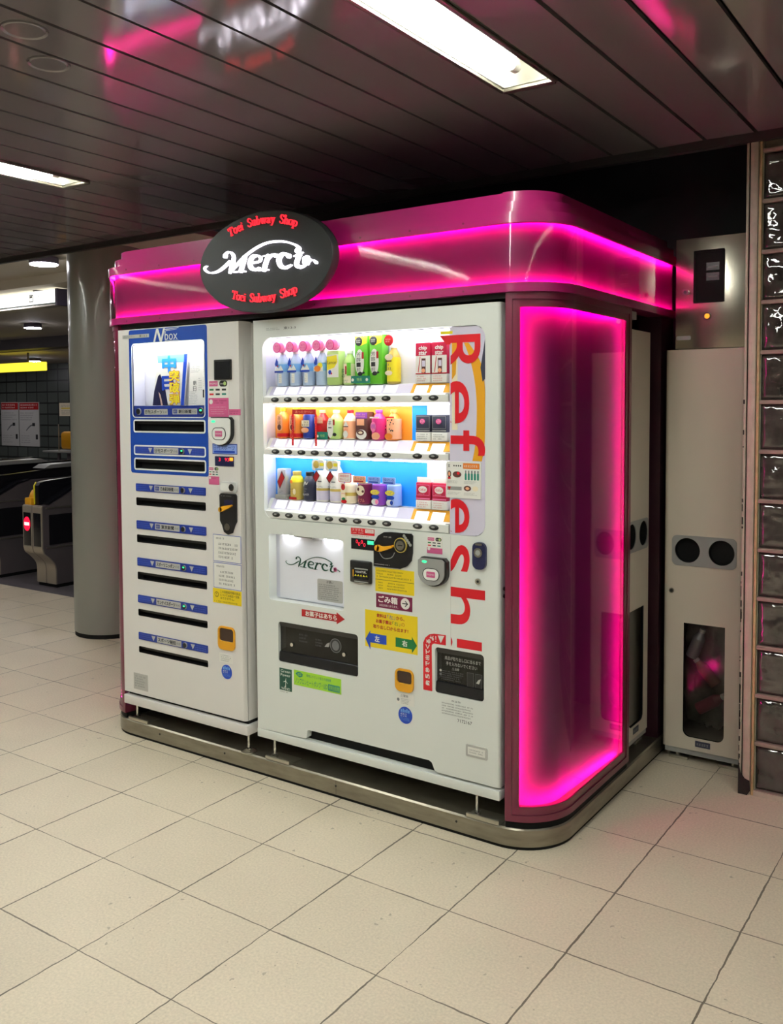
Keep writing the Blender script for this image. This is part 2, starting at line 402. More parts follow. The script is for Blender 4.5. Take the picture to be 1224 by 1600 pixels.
        if label: o['label'] = label
        if kind: o['kind'] = kind
        return o
def thing(name, label, cat, loc, group=None):
    o = bpy.data.objects.new(name, None); COL.objects.link(o); o.empty_display_size = 0.05
    o.location = loc; o['label'] = label; o['category'] = cat
    if group: o['group'] = group
    return o
def tag(o, label, cat, group=None):
    o['label'] = label; o['category'] = cat
    if group: o['group'] = group
    return o
def copy_tree(o, parent=None):
    c = o.copy(); COL.objects.link(c)
    if parent is not None: c.parent = parent
    for ch in list(o.children): copy_tree(ch, c)
    return c

# ------------------------------------------------------------------ the setting
G().box(-16, 6.5, -7, 1.85, -0.06, 0, M_FLOOR).build('floor', kind='structure')
g = G(); g.box(-16, 6.5, 1.85, 8.2, -0.06, -0.001, M_DARKFLOOR).build('floor_dark', kind='structure')
GAP0, PITCH, CEIL, EDGE = 1.963, 0.1938, 2.62, 0.93
LIGHT_SLOTS = {3: (-4.6, -0.06), 15: (-4.6, -0.10), 27: (-4.6, -0.10), -9: (-4.6, -0.10)}   # slot index -> y range of its light trough
g = G()
for k in range(-19, 68):
    xa = GAP0 - (k + 1) * PITCH + 0.015; xb = GAP0 - k * PITCH - 0.011 + 0.011
    runs = [(-7.0, EDGE)]
    if k in LIGHT_SLOTS: a, b = LIGHT_SLOTS[k]; runs = [(-7.0, a), (b, EDGE)]
    tilt = random.uniform(-0.0012, 0.0012)       # hand-hung planks: none is quite level
    for ya, yb in runs:
        g.box(xa, xb, ya, yb, CEIL, CEIL + 0.014, M_PLANK)
        g.v[-8:] = [(x, y, z + (tilt if x < (xa + xb) / 2 else -tilt)) for x, y, z in g.v[-8:]]
g.build('ceiling', kind='structure')
G().box(-16, 6.5, -7, EDGE, CEIL + 0.13, CEIL + 0.15, M_BLACK).build('ceiling_void', kind='structure')
g = G(); g.box(-16, 6.5, EDGE, EDGE + 0.03, 2.585, 2.80, M_TRIMDARK); g.build('trim_1', kind='structure')
# lower white ceiling beyond the planks, its step and the beam
g = G(); g.box(-16, -1.65, EDGE + 0.03, 1.75, 2.66, 2.70, M_WHITECEIL); g.box(-16, -1.65, 1.75, 5.0, 2.58, 2.70, M_WHITECEIL)
g.box(-16, -1.65, 5.25, 8.0, 2.42, 2.70, M_WHITECEIL); g.build('ceiling_white', kind='structure')
G().box(-16, -1.65, 5.0, 5.25, 2.43, 2.72, M_BEAM).build('trim_2', kind='structure')
G().box(-16, -1.65, 7.7, 7.8, 0, 2.7, M_TILEWALL).build('wall_back', kind='structure')
g = G(); g.box(-1.7, 6.5, 1.62, 1.70, 0, 2.8, M_BLACK); g.box(-1.75, -1.65, 1.62, 7.8, 0, 2.8, M_BLACK); g.build('wall_recess', kind='structure')
G().box(-16, 6.5, -7.1, -7.0, 0, 2.8, M_WALLGREY).build('wall_front', kind='structure')
G().box(6.5, 6.6, -7.1, 1.7, 0, 2.8, M_WALLGREY).build('wall_side', kind='structure')
G().box(-16.1, -16, -7.1, 7.8, 0, 2.8, M_WALLGREY).build('wall_left', kind='structure')
# round column
g = G(); g.cyl((-2.598, 1.2925, 0.03), (-2.598, 1.2925, 2.66), 0.25, M_COLUMN, n=72); col = g.build('column', kind='structure')
G().cyl((-2.598, 1.2925, 0), (-2.598, 1.2925, 0.03), 0.247, M_PBLACKM, n=72).build('column_base_ring', col)

# glass block wall with its post
wall = bpy.data.objects.new('wall_right', None); COL.objects.link(wall); wall['kind'] = 'structure'; wall.location = (2.1, 1.0, 0)
g = G()
g.box(1.740, 1.750, 0.945, 1.03, 0, CEIL, M_FRAMEPAINT, 0.002); g.box(1.750, 1.7545, 0.953, 1.03, 0, CEIL, M_RUST)
g.box(1.7545, 1.784, 0.945, 1.03, 0, CEIL, M_FRAMEPAINT, 0.004); g.box(1.784, 1.787, 0.955, 1.03, 0, CEIL, M_FRAMESTEEL)
g.box(1.787, 1.797, 0.950, 1.03, 0, CEIL, M_CREAMPAINT, 0.002); g.box(1.739, 1.80, 0.965, 1.03, 0, CEIL, M_FRAMEPAINT)
g.build('post', wall)
g = G()
rr = random.Random(3)
for _ in range(46):
    z = abs(rr.gauss(0, 0.45)) % 1.3 if rr.random() < 0.75 else rr.uniform(0, 1.6); x = 1.7395
    h = rr.uniform(0.004, 0.03)
    g.box(x, x + rr.uniform(0.002, 0.006), 0.9435, 0.946, z, z + h, M_RUST)
g.prism([(1.7395, 0.0), (1.775, 0.0), (1.786, 0.02), (1.783, 0.06), (1.765, 0.066), (1.750, 0.085), (1.7395, 0.13)], 0.9425, 0.9456, M_RUST)
g.build('rust_patch', wall, label='dark rust patch at the foot of the post')
g = G()
zs = [0.022 + 0.195 * i for i in range(13)]
g.box(1.797, 3.4, 0.985, 1.04, 0, CEIL, M_MORTAR)
for z in zs + [zs[-1] + 0.195]: g.box(1.797, 3.4, 0.955, 0.99, z - 0.014, z + 0.002, M_MORTAR, 0.002)
for i in range(9): g.box(1.990 + i * 0.195, 2.004 + i * 0.195, 0.957, 0.99, 0.0, CEIL, M_MORTAR)
g.box(1.797, 3.4, 0.95, 0.99, 0, 0.02, M_FRAMEPAINT)
g.build('joints', wall)
g = G()
from mathutils import noise as mn
for i in range(8):
    for j, z in enumerate(zs):
        if z + 0.18 > CEIL: continue
        xa = 2.006 + (i - 1) * 0.195 if i else 1.80; xb = 1.988 + i * 0.195; za = z + 0.003; zb = z + 0.18
        N_ = 22 if i < 2 else 14; v = []; f = []
        for a in range(N_ + 1):
            for b in range(N_ + 1):
                u, t = a / N_, b / N_; x = xa + (xb - xa) * u; zz = za + (zb - za) * t
                e = min(u, 1 - u, t, 1 - t)
                edge = max(0, 1 - e / 0.09)
                d = 0.0055 * mn.noise(Vector((x * 17, zz * 17, i * 7 + j * 3.3))) + 0.0025 * mn.noise(Vector((x * 44, zz * 44, 5 + j)))
                v.append((x, 0.962 + d * (1 - edge) + 0.012 * edge ** 2, zz))
        for a in range(N_):
            for b in range(N_): q = a * (N_ + 1) + b; f.append((q, q + N_ + 1, q + N_ + 2, q + 1))
        g.add(v, f, M_BLOCK)
g.build('glass_blocks', wall, angle=80)

# ------------------------------------------------------------------ ceiling lights
def trough(xa, xb, ya, yb, label):
    t = thing('trough_light', label, 'ceiling light', ((xa + xb) / 2, (ya + yb) / 2, CEIL), 'recessed fluorescent trough lights')
    g = G(); th = 0.006; zt = CEIL + 0.085
    g.box(xa, xb, ya, yb, zt, zt + th, M_TROUGH); g.box(xa, xa + th, ya, yb, CEIL, zt, M_TROUGH); g.box(xb - th, xb, ya, yb, CEIL, zt, M_TROUGH)
    g.box(xa, xb, yb - th, yb, CEIL, zt, M_TROUGH); g.box(xa, xb, ya, ya + th, CEIL, zt, M_TROUGH)
    g.build('housing', t)
    g = G(); e = 0.012
    g.box(xa - e, xa + 0.004, ya - e, yb + e, CEIL - 0.012, CEIL - 0.001, M_ALU, 0.002); g.box(xb - 0.004, xb + e, ya - e, yb + e, CEIL - 0.012, CEIL - 0.001, M_ALU, 0.002)
    g.box(xa, xb, yb - 0.004, yb + e + 0.012, CEIL - 0.013, CEIL - 0.001, M_ALU, 0.002); g.box(xa, xb, ya - e, ya + 0.004, CEIL - 0.012, CEIL - 0.001, M_ALU, 0.002)
    g.build('bezel', t)
    xm = (xa + xb) / 2; y = yb - 0.12
    while y - 1.2 > ya:
        G().cyl((xm, y, CEIL + 0.026), (xm, y - 1.19, CEIL + 0.026), 0.016, M_TUBE, n=14).build('tube', t)
        y -= 1.24
    g = G(); g.box(xm - 0.018, xm + 0.018, yb - 0.115, yb - 0.09, CEIL + 0.02, zt, M_WPLASTIC, 0.006)
    g.cyl((xm, yb - 0.12, CEIL + 0.026), (xm, yb - 0.085, CEIL + 0.026), 0.019, M_WPLASTIC); g.build('lamp_holder', t)
    return t
for k, (ya, yb), lb in ((3, LIGHT_SLOTS[3], 'long recessed fluorescent ceiling light over the right end of the kiosk'),
                        (15, LIGHT_SLOTS[15], 'recessed fluorescent ceiling light at the left edge, before the grey column'),
                        (27, LIGHT_SLOTS[27], 'added recessed fluorescent ceiling light far left, outside the picture'),
                        (-9, LIGHT_SLOTS[-9], 'added recessed fluorescent ceiling light on the right, outside the picture')):  # the last two troughs are unseen, added to light the kiosk front
    trough(GAP0 - (k + 1) * PITCH + 0.012, GAP0 - k * PITCH - 0.002, ya, yb, lb)
for (x, y, lb) in ((0.333, -1.262, 'round flush cover in the ceiling planks nearest the top left corner'), (0.168, -1.07, 'round flush cover in the ceiling planks, second from the corner')):
    g = G(); g.lathe([(0.001, CEIL - 0.004), (0.052, CEIL - 0.004), (0.056, CEIL - 0.001), (0.062, CEIL - 0.005), (0.064, CEIL)], x, y, M_PLANK, n=40)
    tag(g.build('ceiling_cover', at=(x, y, CEIL)), lb, 'ceiling cover', 'round ceiling covers')
ROUND = [(-3.19, 1.22, 2.66, 'round white ceiling lamp nearest the grey column'), (-7.05, 3.72, 2.58, 'small round ceiling lamp far back, under the hanging sign'),  # only these two are seen; the lamps below are added to brighten the far area
         (-5.6, 1.22, 2.66, 'added round ceiling lamp left of the column, outside the picture'), (-9.3, 3.72, 2.58, 'added round ceiling lamp far left, outside the picture'),
         (-7.9, 1.22, 2.66, 'added round ceiling lamp over the left gates, outside the picture'), (-11.5, 3.72, 2.58, 'second added round ceiling lamp far left, outside the picture'),
         (-8.6, 6.4, 2.42, 'added round ceiling lamp over the yellow sign, hidden behind it'), (-13.4, 6.4, 2.42, 'added round ceiling lamp left of the posters, outside the picture'),
         (-6.0, 6.4, 2.42, 'added round ceiling lamp before the tiled wall, hidden by the column'), (-11.0, 6.4, 2.42, 'added round ceiling lamp before the posters, outside the picture')]
for x, y, z, lb in ROUND:
    t = thing('round_lamp', lb, 'ceiling lamp', (x, y, z), 'round ceiling lamps')
    G().lathe([(0.05, z), (0.098, z - 0.004), (0.102, z - 0.01), (0.102, z - 0.05), (0.098, z - 0.052)], x, y, M_LAMPRIM, n=36).build('lamp_rim', t)
    G().lathe([(0.097, z - 0.0525), (0.094, z - 0.058), (0.05, z - 0.062), (0.001, z - 0.063)], x, y, M_LAMPDISC, n=36).build('lens', t)

# ------------------------------------------------------------------ kiosk
KX0, KX1, KYB, KR = -1.03, 1.345, 1.33, 0.20
def kpath(out=0.0, r=KR, n=14):
    x0, x1, y0 = KX0 - out, KX1 + out, -out; R_ = r + out; P = [(x0, KYB)]
    for k in range(n + 1): a = PI + PI / 2 * k / n; P.append((x0 + R_ + R_ * math.cos(a), y0 + R_ + R_ * math.sin(a)))
    xa, xb = x0 + R_, x1 - R_
    for k in range(1, 8): P.append((xa + (xb - xa) * k / 8, y0))
    for k in range(n + 1): a = -PI / 2 + PI / 2 * k / n; P.append((x1 - R_ + R_ * math.cos(a), y0 + R_ + R_ * math.sin(a)))
    P.append((x1, KYB)); return P
def clip(P, s0, s1):
    out = []; acc = 0.0
    for a, b in zip(P[:-1], P[1:]):
        l = math.hypot(b[0] - a[0], b[1] - a[1])
        def at(s_): t = (s_ - acc) / l; return (a[0] + (b[0] - a[0]) * t, a[1] + (b[1] - a[1]) * t)
        if acc <= s0 < acc + l: out.append(at(s0))
        elif s0 <= acc <= s1: out.append(a)
        if acc < s1 <= acc + l: out.append(at(s1)); break
        acc += l
    else: out.append(P[-1])
    q = [out[0]]
    for p in out[1:]:
        if math.hypot(p[0] - q[-1][0], p[1] - q[-1][1]) > 1e-5: q.append(p)
    return q
def s_where(P, fn):       # arclength at which fn(point) first turns true
    acc = 0.0
    for a, b in zip(P[:-1], P[1:]):
        l = math.hypot(b[0] - a[0], b[1] - a[1])
        for k in range(60):
            t = k / 60
            if fn((a[0] + (b[0] - a[0]) * t, a[1] + (b[1] - a[1]) * t)): return acc + l * t
        acc += l
    return acc
def length(P): return sum(math.hypot(b[0] - a[0], b[1] - a[1]) for a, b in zip(P[:-1], P[1:]))
def rect(i0, i1, z0, z1): return [(i0, z0), (i1, z0), (i1, z1), (i0, z1)]

kiosk = thing('vending_kiosk', 'magenta rounded kiosk with glowing pink bands around two vending machines', 'kiosk', (0.16, 0.66, 0))
BT = 0.077
g = G(); g.prismz(kpath(-0.004), 0.0, 0.012, M_PBLACKM); g.build('base_toe', kiosk)
g = G(); P = kpath(0.0); nP = len(P)
ins = 0.006
Pi = kpath(-ins)
v = [(x, y, 0.012) for x, y in P] + [(x, y, BT - ins) for x, y in P] + [(x, y, BT) for x, y in Pi]
f = [(i, i + 1, i + 1 + nP, i + nP) for i in range(nP - 1)] + [(i + nP, i + 1 + nP, i + 1 + 2 * nP, i + 2 * nP) for i in range(nP - 1)] + [tuple(range(2 * nP, 3 * nP)), (nP - 1, 0, nP, 2 * nP - 1), (2 * nP - 1, nP, 2 * nP, 3 * nP - 1)]
g.add(v, f, M_STEEL)
for x in (-0.62, -0.2, 0.42, 0.98): g.cyl((x, -0.0015, 0.048), (x, 0.001, 0.048), 0.0045, M_PBLACK, n=10)
g.box(0.4195, 0.4205, -0.0006, 0.001, 0.013, BT - 0.006, M_PBLACK)
g.build('base', kiosk, label='stainless steel base plinth')
Pout = kpath(0.016)
FZ0, FZ1, FZ2, FZ3 = 1.955, 1.986, 2.186, 2.224
for nm, prof in (('fascia_lower_rim', [(0.0, FZ0), (0.085, FZ0), (0.085, FZ1 - 0.018), (0.006, FZ1 - 0.018), (0.006, FZ1), (0.0, FZ1)]), ('fascia_upper_rim', [(0.0, FZ2), (0.006, FZ2), (0.006, FZ2 + 0.018), (0.085, FZ2 + 0.018), (0.085, FZ3), (0.0, FZ3)]), ('roof_step', rect(0.03, 0.12, FZ3, 2.263)), ('roof_step', rect(0.06, 0.16, 2.263, 2.303))):
    G().sweep(Pout, prof, M_MAG).build(nm, kiosk)
sR = s_where(Pout, lambda p: p[0] > 1.125 and p[1] < 0.3); LT = length(Pout)
g = G(); Pc = clip(Pout, sR, LT)
g.sweep(Pc, rect(-0.004, -0.0004, FZ2 + 0.001, FZ3 + 0.001), M_MAG); g.sweep(Pc, rect(0.026, 0.0296, FZ3 + 0.002, 2.266), M_MAG); g.sweep(clip(Pout, sR + 0.02, LT), rect(0.056, 0.0596, 2.266, 2.306), M_MAG)
g.build('roof_corner_piece', kiosk, label='overlapping roof corner piece')
G().prismz(kpath(-0.05), 2.296, 2.3, M_MAG).build('roof', kiosk)
G().sweep(Pout, rect(0.030, 0.042, FZ1 - 0.017, FZ2 + 0.017), M_FASCIA).build('fascia_back_panel', kiosk)
# the two light strips sit in channels just behind the rims
g = G(); g.sweep(Pout, rect(0.0062, 0.0074, FZ1 - 0.0160, FZ1 - 0.003), M_LEDLOW); g.build('light_strip', kiosk, label='glowing pink strip along the lower rim')
g = G(); g.sweep(Pout, rect(0.0062, 0.0074, FZ2 + 0.006, FZ2 + 0.0175), M_LEDV); g.build('light_strip', kiosk, label='glowing pink strip along the upper rim')
G().sweep(Pout, rect(0.0030, 0.0050, FZ1, FZ2), M_COVER).build('fascia_cover', kiosk, label='clear acrylic cover of the fascia')
for i in range(9):
    for z in (1.968, 2.204): x = -0.78 + i * 0.225; G().cyl((x, -0.0175, z), (x, -0.015, z), 0.004, M_MAGDARK, n=10).build('screw', kiosk)

# wrap-around lit panels, right and left
PZ0, PZ1, WZ0, WZ1 = 0.103, FZ0, 0.156, 1.904
def lit_panel(P, side):
    L_ = length(P)
    if side > 0: sa = s_where(P, lambda p: p[0] > 1.177 and p[1] < 0.3); sb = s_where(P, lambda p: p[0] > 1.34 and p[1] > 0.765)
    else: sa = s_where(P, lambda p: p[1] < 0.765); sb = s_where(P, lambda p: p[0] > -0.862 and p[1] < 0.3)
    fw = 0.05
    nm = 'lit_side_panel'
    g = G()
    c_ = 0.018; ca, cb = (0.040, 0.018) if side > 0 else (0.018, 0.040)   # depth of the channel that hides the light strip behind the frame edge
    g.sweep(clip(P, sa, sb), [(0.0, PZ0), (0.07, PZ0), (0.07, WZ0 - c_), (0.006, WZ0 - c_), (0.006, WZ0), (0.0, WZ0)], M_MAGDARK)
    g.sweep(clip(P, sa, sb), [(0.0, WZ1), (0.006, WZ1), (0.006, WZ1 + c_), (0.07, WZ1 + c_), (0.07, PZ1), (0.0, PZ1)], M_MAGDARK)
    g.sweep(clip(P, sa, sa + fw), rect(0.0, 0.006, WZ0, WZ1), M_MAGDARK); g.sweep(clip(P, sb - fw, sb), rect(0.0, 0.006, WZ0, WZ1), M_MAGDARK)
    g.sweep(clip(P, sa, sa + fw - ca), rect(0.006, 0.07, WZ0 - c_, WZ1 + c_), M_MAGPANEL); g.sweep(clip(P, sb - fw + cb, sb), rect(0.006, 0.07, WZ0 - c_, WZ1 + c_), M_MAGPANEL)
    # raised outer bead of the frame
    bw = 0.024
    g.sweep(clip(P, sa, sb), rect(-0.004, 0.001, PZ0, PZ0 + bw), M_MAGDARK); g.sweep(clip(P, sa, sb), rect(-0.004, 0.001, PZ1 - bw, PZ1), M_MAGDARK)
    g.sweep(clip(P, sa, sa + bw), rect(-0.004, 0.001, PZ0 + bw, PZ1 - bw), M_MAGDARK); g.sweep(clip(P, sb - bw, sb), rect(-0.004, 0.001, PZ0 + bw, PZ1 - bw), M_MAGDARK)
    fr = g.build('panel_frame', kiosk, label='plum frame of the %s lit panel' % ('right' if side > 0 else 'left'))
    Q = clip(P, sa + fw - ca, sb - fw + cb); LQ = length(Q); acc = 0.0; v = []; f = []
    for i, (x, y) in enumerate(Q):               # the back sheet sits deeper at the front post than at the rear end
        if i: acc += math.hypot(x - Q[i - 1][0], y - Q[i - 1][1])
        a_ = Q[max(i - 1, 0)]; b_ = Q[min(i + 1, len(Q) - 1)]; d = Vector((b_[0] - a_[0], b_[1] - a_[1])).normalized()
        t = acc / LQ if side > 0 else 1 - acc / LQ
        for ins in (0.060 - 0.034 * t, 0.070 - 0.034 * t):
            for z in (WZ0 - 0.0175, WZ1 + 0.0175): v.append((x - d.y * ins, y + d.x * ins, z))
    n = len(Q)
    for i in range(n - 1): k = 4 * i; f += [(k, k + 4, k + 5, k + 1), (k + 2, k + 3, k + 7, k + 6), (k, k + 2, k + 6, k + 4), (k + 1, k + 5, k + 7, k + 3)]
    f += [(0, 1, 3, 2), (4 * n - 4, 4 * n - 2, 4 * n - 1, 4 * n - 3)]
    G().add(v, f, M_MAGPANEL).build('panel_back', kiosk)
    g = G()
    g.sweep(clip(P, sa + fw, sb - fw), rect(0.0062, 0.0074, WZ0 - 0.0175, WZ0 - 0.006), M_LED); g.sweep(clip(P, sa + fw, sb - fw), rect(0.0062, 0.0074, WZ1 + 0.006, WZ1 + 0.0175), M_LED)
    g.sweep(clip(P, sa + fw - 0.0175, sa + fw - 0.006), rect(0.0062, 0.0074, WZ0, WZ1), M_LED); g.sweep(clip(P, sb - fw + 0.008, sb - fw + 0.0105), rect(0.0062, 0.0074, WZ0, WZ1), M_LED)
    g.build('light_strip', kiosk, label='glowing pink strip around the %s panel' % ('right' if side > 0 else 'left'))
    G().sweep(clip(P, sa + fw, sb - fw), rect(0.0030, 0.0050, WZ0, WZ1), M_COVER).build('panel_cover', kiosk, label='glossy clear cover of the %s panel' % ('right' if side > 0 else 'left'))
    G().sweep(clip(P, sa, sb), rect(0.004, 0.06, BT, PZ0), M_PBLACKM).build('panel_foot', kiosk)
P0 = kpath(0.0)
lit_panel(P0, 1); lit_panel(P0, -1)
# dark inside of the kiosk
g = G(); g.box(-0.95, 1.22, 0.70, 0.72, BT, FZ0, M_BLACK); g.box(-0.93, 1.25, 0.06, 1.3, FZ0 + 0.005, FZ0 + 0.03, M_BLACK); g.box(-0.862, -0.852, 0.1, 0.7, BT, FZ0, M_BLACK)
g.box(1.160, 1.170, 0.08, 0.77, BT, FZ0, M_BLACK); g.box(1.160, 1.30, 0.76, 0.77, BT, FZ0, M_BLACK); g.box(0.85, 0.86, 0.72, 1.3, BT, FZ0, M_BLACK); g.box(0.85, 1.23, 1.29, 1.30, BT, FZ0, M_BLACK); g.box(-0.9, 1.22, 0.015, 0.03, 1.937, FZ0 + 0.01, M_BLACK)  # last strip is coloured black for the shadow gap between fascia and machine doors
g.build('interior_lining', kiosk)
G().box(1.235, 1.338, 1.16, 1.33, BT, FZ0, mat('deep_plum', C(44, 12, 26), 0.4)).build('rear_side_panel', kiosk, label='dark plum panel behind the side bin')
G().box(1.29, 1.33, 0.79, 0.87, 1.918, 1.95, M_GREYP).build('bracket', kiosk)

# oval sign
sign = thing('oval_sign', 'black oval light-up sign with white script on the kiosk front', 'sign', (0.17, -0.06, 2.145))
SX, SZ, SY = 0.17, 2.145, -0.10
g = G(); EX = 0.149; E0 = ell(EX, SZ - 0.002, 0.357, 0.2, 72)
E1 = ell(EX, SZ - 0.002, 0.353, 0.196, 72); n = 72
v = [(x, -0.062, z) for x, z in E0] + [(x, SY + 0.006, z) for x, z in E0] + [(x, SY, z) for x, z in E1]
g.add(v, [(i, (i + 1) % n, (i + 1) % n + n, i + n) for i in range(n)] + [(i + n, (i + 1) % n + n, (i + 1) % n + 2 * n, i + 2 * n) for i in range(n)] + [tuple(range(2 * n, 3 * n)), tuple(range(n))], M_SIGNBLK)
g.build('panel', sign)
G().prism(ell(EX, SZ, 0.25, 0.1, 40), -0.062, -0.019, M_PBLACKM).build('mount', sign)
MERCI = [[(-0.3355, 0.0078, 0.0033), (-0.3492, 0.0017, 0.005), (-0.3451, -0.0086, 0.0058), (-0.3238, -0.0204, 0.0066), (-0.2932, -0.0231, 0.0074), (-0.2598, -0.0162, 0.0091), (-0.2265, 0.0, 0.0108), (-0.2024, 0.0148, 0.0091)],
 [(-0.2288, 0.0385, 0.0207), (-0.2208, 0.0496, 0.0083), (-0.2077, 0.0534, 0.0074), (-0.1901, 0.0453, 0.0099), (-0.1815, 0.0297, 0.0141), (-0.1878, 0.005, 0.0182), (-0.1971, -0.0154, 0.0149), (-0.2033, -0.0318, 0.0083)],
 [(-0.2032, -0.0275, 0.0083), (-0.1734, -0.009, 0.0091), (-0.1438, 0.0114, 0.0099), (-0.1145, 0.0295, 0.0083), (-0.0856, 0.0433, 0.0074), (-0.0457, 0.0579, 0.0074), (-0.0007, 0.0677, 0.0074), (0.0489, 0.0685, 0.0083), (0.0924, 0.0631, 0.0083), (0.1298, 0.0519, 0.0074), (0.1536, 0.0414, 0.0091), (0.1666, 0.0281, 0.0149), (0.156, 0.0212, 0.0207)],
 [(-0.1205, 0.0217, 0.0207), (-0.1325, -0.0044, 0.0207), (-0.1416, -0.0287, 0.019)], [(-0.1826, -0.0302, 0.0058), (-0.1185, -0.0329, 0.0058)],
 [(-0.0864, -0.0024, 0.0074), (-0.0438, -0.0014, 0.0074), (-0.034, 0.0122, 0.0099), (-0.0519, 0.0234, 0.0091), (-0.0774, 0.0205, 0.0165), (-0.0921, 0.0003, 0.019), (-0.0867, -0.0211, 0.0182), (-0.0641, -0.0314, 0.0124), (-0.0414, -0.026, 0.0074)],
 [(0.0068, 0.0156, 0.0182), (-0.0075, -0.0118, 0.019), (-0.0162, -0.0357, 0.019)], [(-0.05, -0.036, 0.005), (0.006, -0.0376, 0.005)], [(-0.0171, 0.0171, 0.005), (0.0124, 0.0192, 0.005)],
 [(0.0067, 0.0054, 0.0083), (0.0262, 0.017, 0.0108), (0.0471, 0.0138, 0.0182)],
 [(0.1142, 0.0052, 0.0207), (0.0917, 0.0175, 0.0099), (0.0727, 0.0113, 0.019), (0.0615, -0.0059, 0.0207), (0.0721, -0.0293, 0.0182), (0.0964, -0.0376, 0.0124), (0.126, -0.0302, 0.0058)],
 [(0.169, 0.0079, 0.0182), (0.1582, -0.0111, 0.0182), (0.1526, -0.0306, 0.019), (0.1684, -0.0421, 0.0141), (0.1921, -0.0382, 0.0083), (0.2037, -0.0274, 0.0058)], [(0.1424, 0.0017, 0.0058), (0.1822, 0.0126, 0.0058)],
 [(0.2183, -0.0208, 0.0066), (0.2364, -0.0217, 0.0058), (0.2502, -0.0325, 0.0116)]]
def merci(g, cx, cz, k, y, y1, mt, flower, thin=1.0):
    for st in MERCI: g.stroke([(cx + a * k, cz + b * k, c * k * thin) for a, b, c in st], y, mt, 6, y1=y1)
    for q in range(5):
        a = 2 * PI * q / 5; g.prism(ell(cx + (0.2027 + 0.010 * math.cos(a)) * k, cz + (-0.0193 + 0.010 * math.sin(a)) * k, 0.0095 * k, n=12), y - 0.0002, y1, flower)
    g.prism(ell(cx + 0.2027 * k, cz - 0.0193 * k, 0.011 * k, n=12), y - 0.0002, y1, flower)
g = G(); merci(g, SX + 0.0085, SZ, 1.0, SY - 0.012, SY + 0.001, M_SIGNW, M_SIGNW, 0.86); g.build('script_lettering', sign, label='raised white glowing script')
# small seriffed letters: strokes in a unit box (cap height 1, x-height .64)
S_ = 0.06
def sfx(x0, x1, z): return [(x0, z, S_), (x1, z, S_)]
SERIF = {
 'T': (0.82, [[(.41, .03, .17), (.41, .97, .17)], sfx(.22, .6, .03), sfx(.05, .77, .965), [(.07, .97, .07), (.05, .74, .05)], [(.75, .97, .07), (.77, .74, .05)]]),
 'o': (0.62, [[(.3, .64, .06), (.1, .56, .14), (.08, .32, .16), (.14, .08, .13), (.3, 0, .06), (.46, .08, .13), (.53, .32, .16), (.5, .56, .14), (.3, .64, .06)]]),
 'e': (0.56, [[(.1, .36, .06), (.5, .38, .07), (.46, .56, .11), (.28, .64, .07), (.1, .52, .14), (.08, .28, .16), (.18, .06, .13), (.34, .01, .09), (.52, .12, .05)]]),
 'i': (0.34, [[(.17, .03, .15), (.17, .6, .15)], sfx(.03, .31, .03), sfx(.03, .2, .61), [(.17, .84, .17), (.18, .84, .17)]]),
 'S': (0.64, [[(.55, .76, .06), (.5, .92, .07), (.3, 1., .09), (.12, .88, .14), (.12, .66, .15), (.34, .5, .17), (.54, .34, .15), (.52, .12, .14), (.3, 0, .09), (.12, .06, .07), (.05, .26, .06)]]),
 'u': (0.68, [[(.15, .62, .15), (.15, .16, .15), (.26, .03, .11), (.42, .1, .07), (.5, .2, .06)], [(.52, .62, .15), (.52, .02, .15)], sfx(.0, .2, .61), sfx(.38, .56, .61), sfx(.5, .66, .03)]),
 'b': (0.66, [[(.14, .98, .15), (.14, .02, .15)], sfx(.0, .18, .97), [(.16, .5, .05), (.32, .63, .09), (.52, .5, .15), (.54, .28, .15), (.44, .06, .12), (.28, 0, .07), (.14, .08, .05)]]),
 'w': (0.94, [[(.1, .62, .15), (.28, .03, .12)], [(.28, .03, .06), (.44, .6, .06)], [(.44, .62, .15), (.62, .03, .12)], [(.62, .03, .06), (.82, .6, .06)], sfx(0, .22, .62), sfx(.34, .56, .62), sfx(.72, .92, .62)]),
 'a': (0.58, [[(.1, .48, .12), (.2, .62, .08), (.38, .58, .12), (.42, .4, .15), (.42, .1, .15), (.56, .03, .05)], [(.42, .38, .05), (.16, .3, .1), (.08, .14, .15), (.2, .01, .1), (.42, .12, .05)]]),
 'y': (0.64, [[(.12, .62, .15), (.34, .06, .1)], [(.56, .62, .06), (.34, .02, .06), (.22, -.22, .07), (.1, -.24, .11)], sfx(0, .26, .62), sfx(.44, .64, .62)]),
 'h': (0.7, [[(.15, .98, .15), (.15, .02, .15)], sfx(0, .18, .97), sfx(.03, .28, .03), [(.17, .46, .05), (.34, .62, .09), (.52, .5, .14), (.54, .02, .15)], sfx(.42, .68, .03)]),
 'p': (0.68, [[(.14, .62, .15), (.14, -.26, .15)], sfx(0, .18, .61), sfx(.02, .28, -.27), [(.16, .48, .05), (.34, .63, .09), (.55, .5, .15), (.57, .28, .15), (.46, .06, .12), (.3, 0, .07), (.14, .08, .05)]]),
 ' ': (0.72, [])}
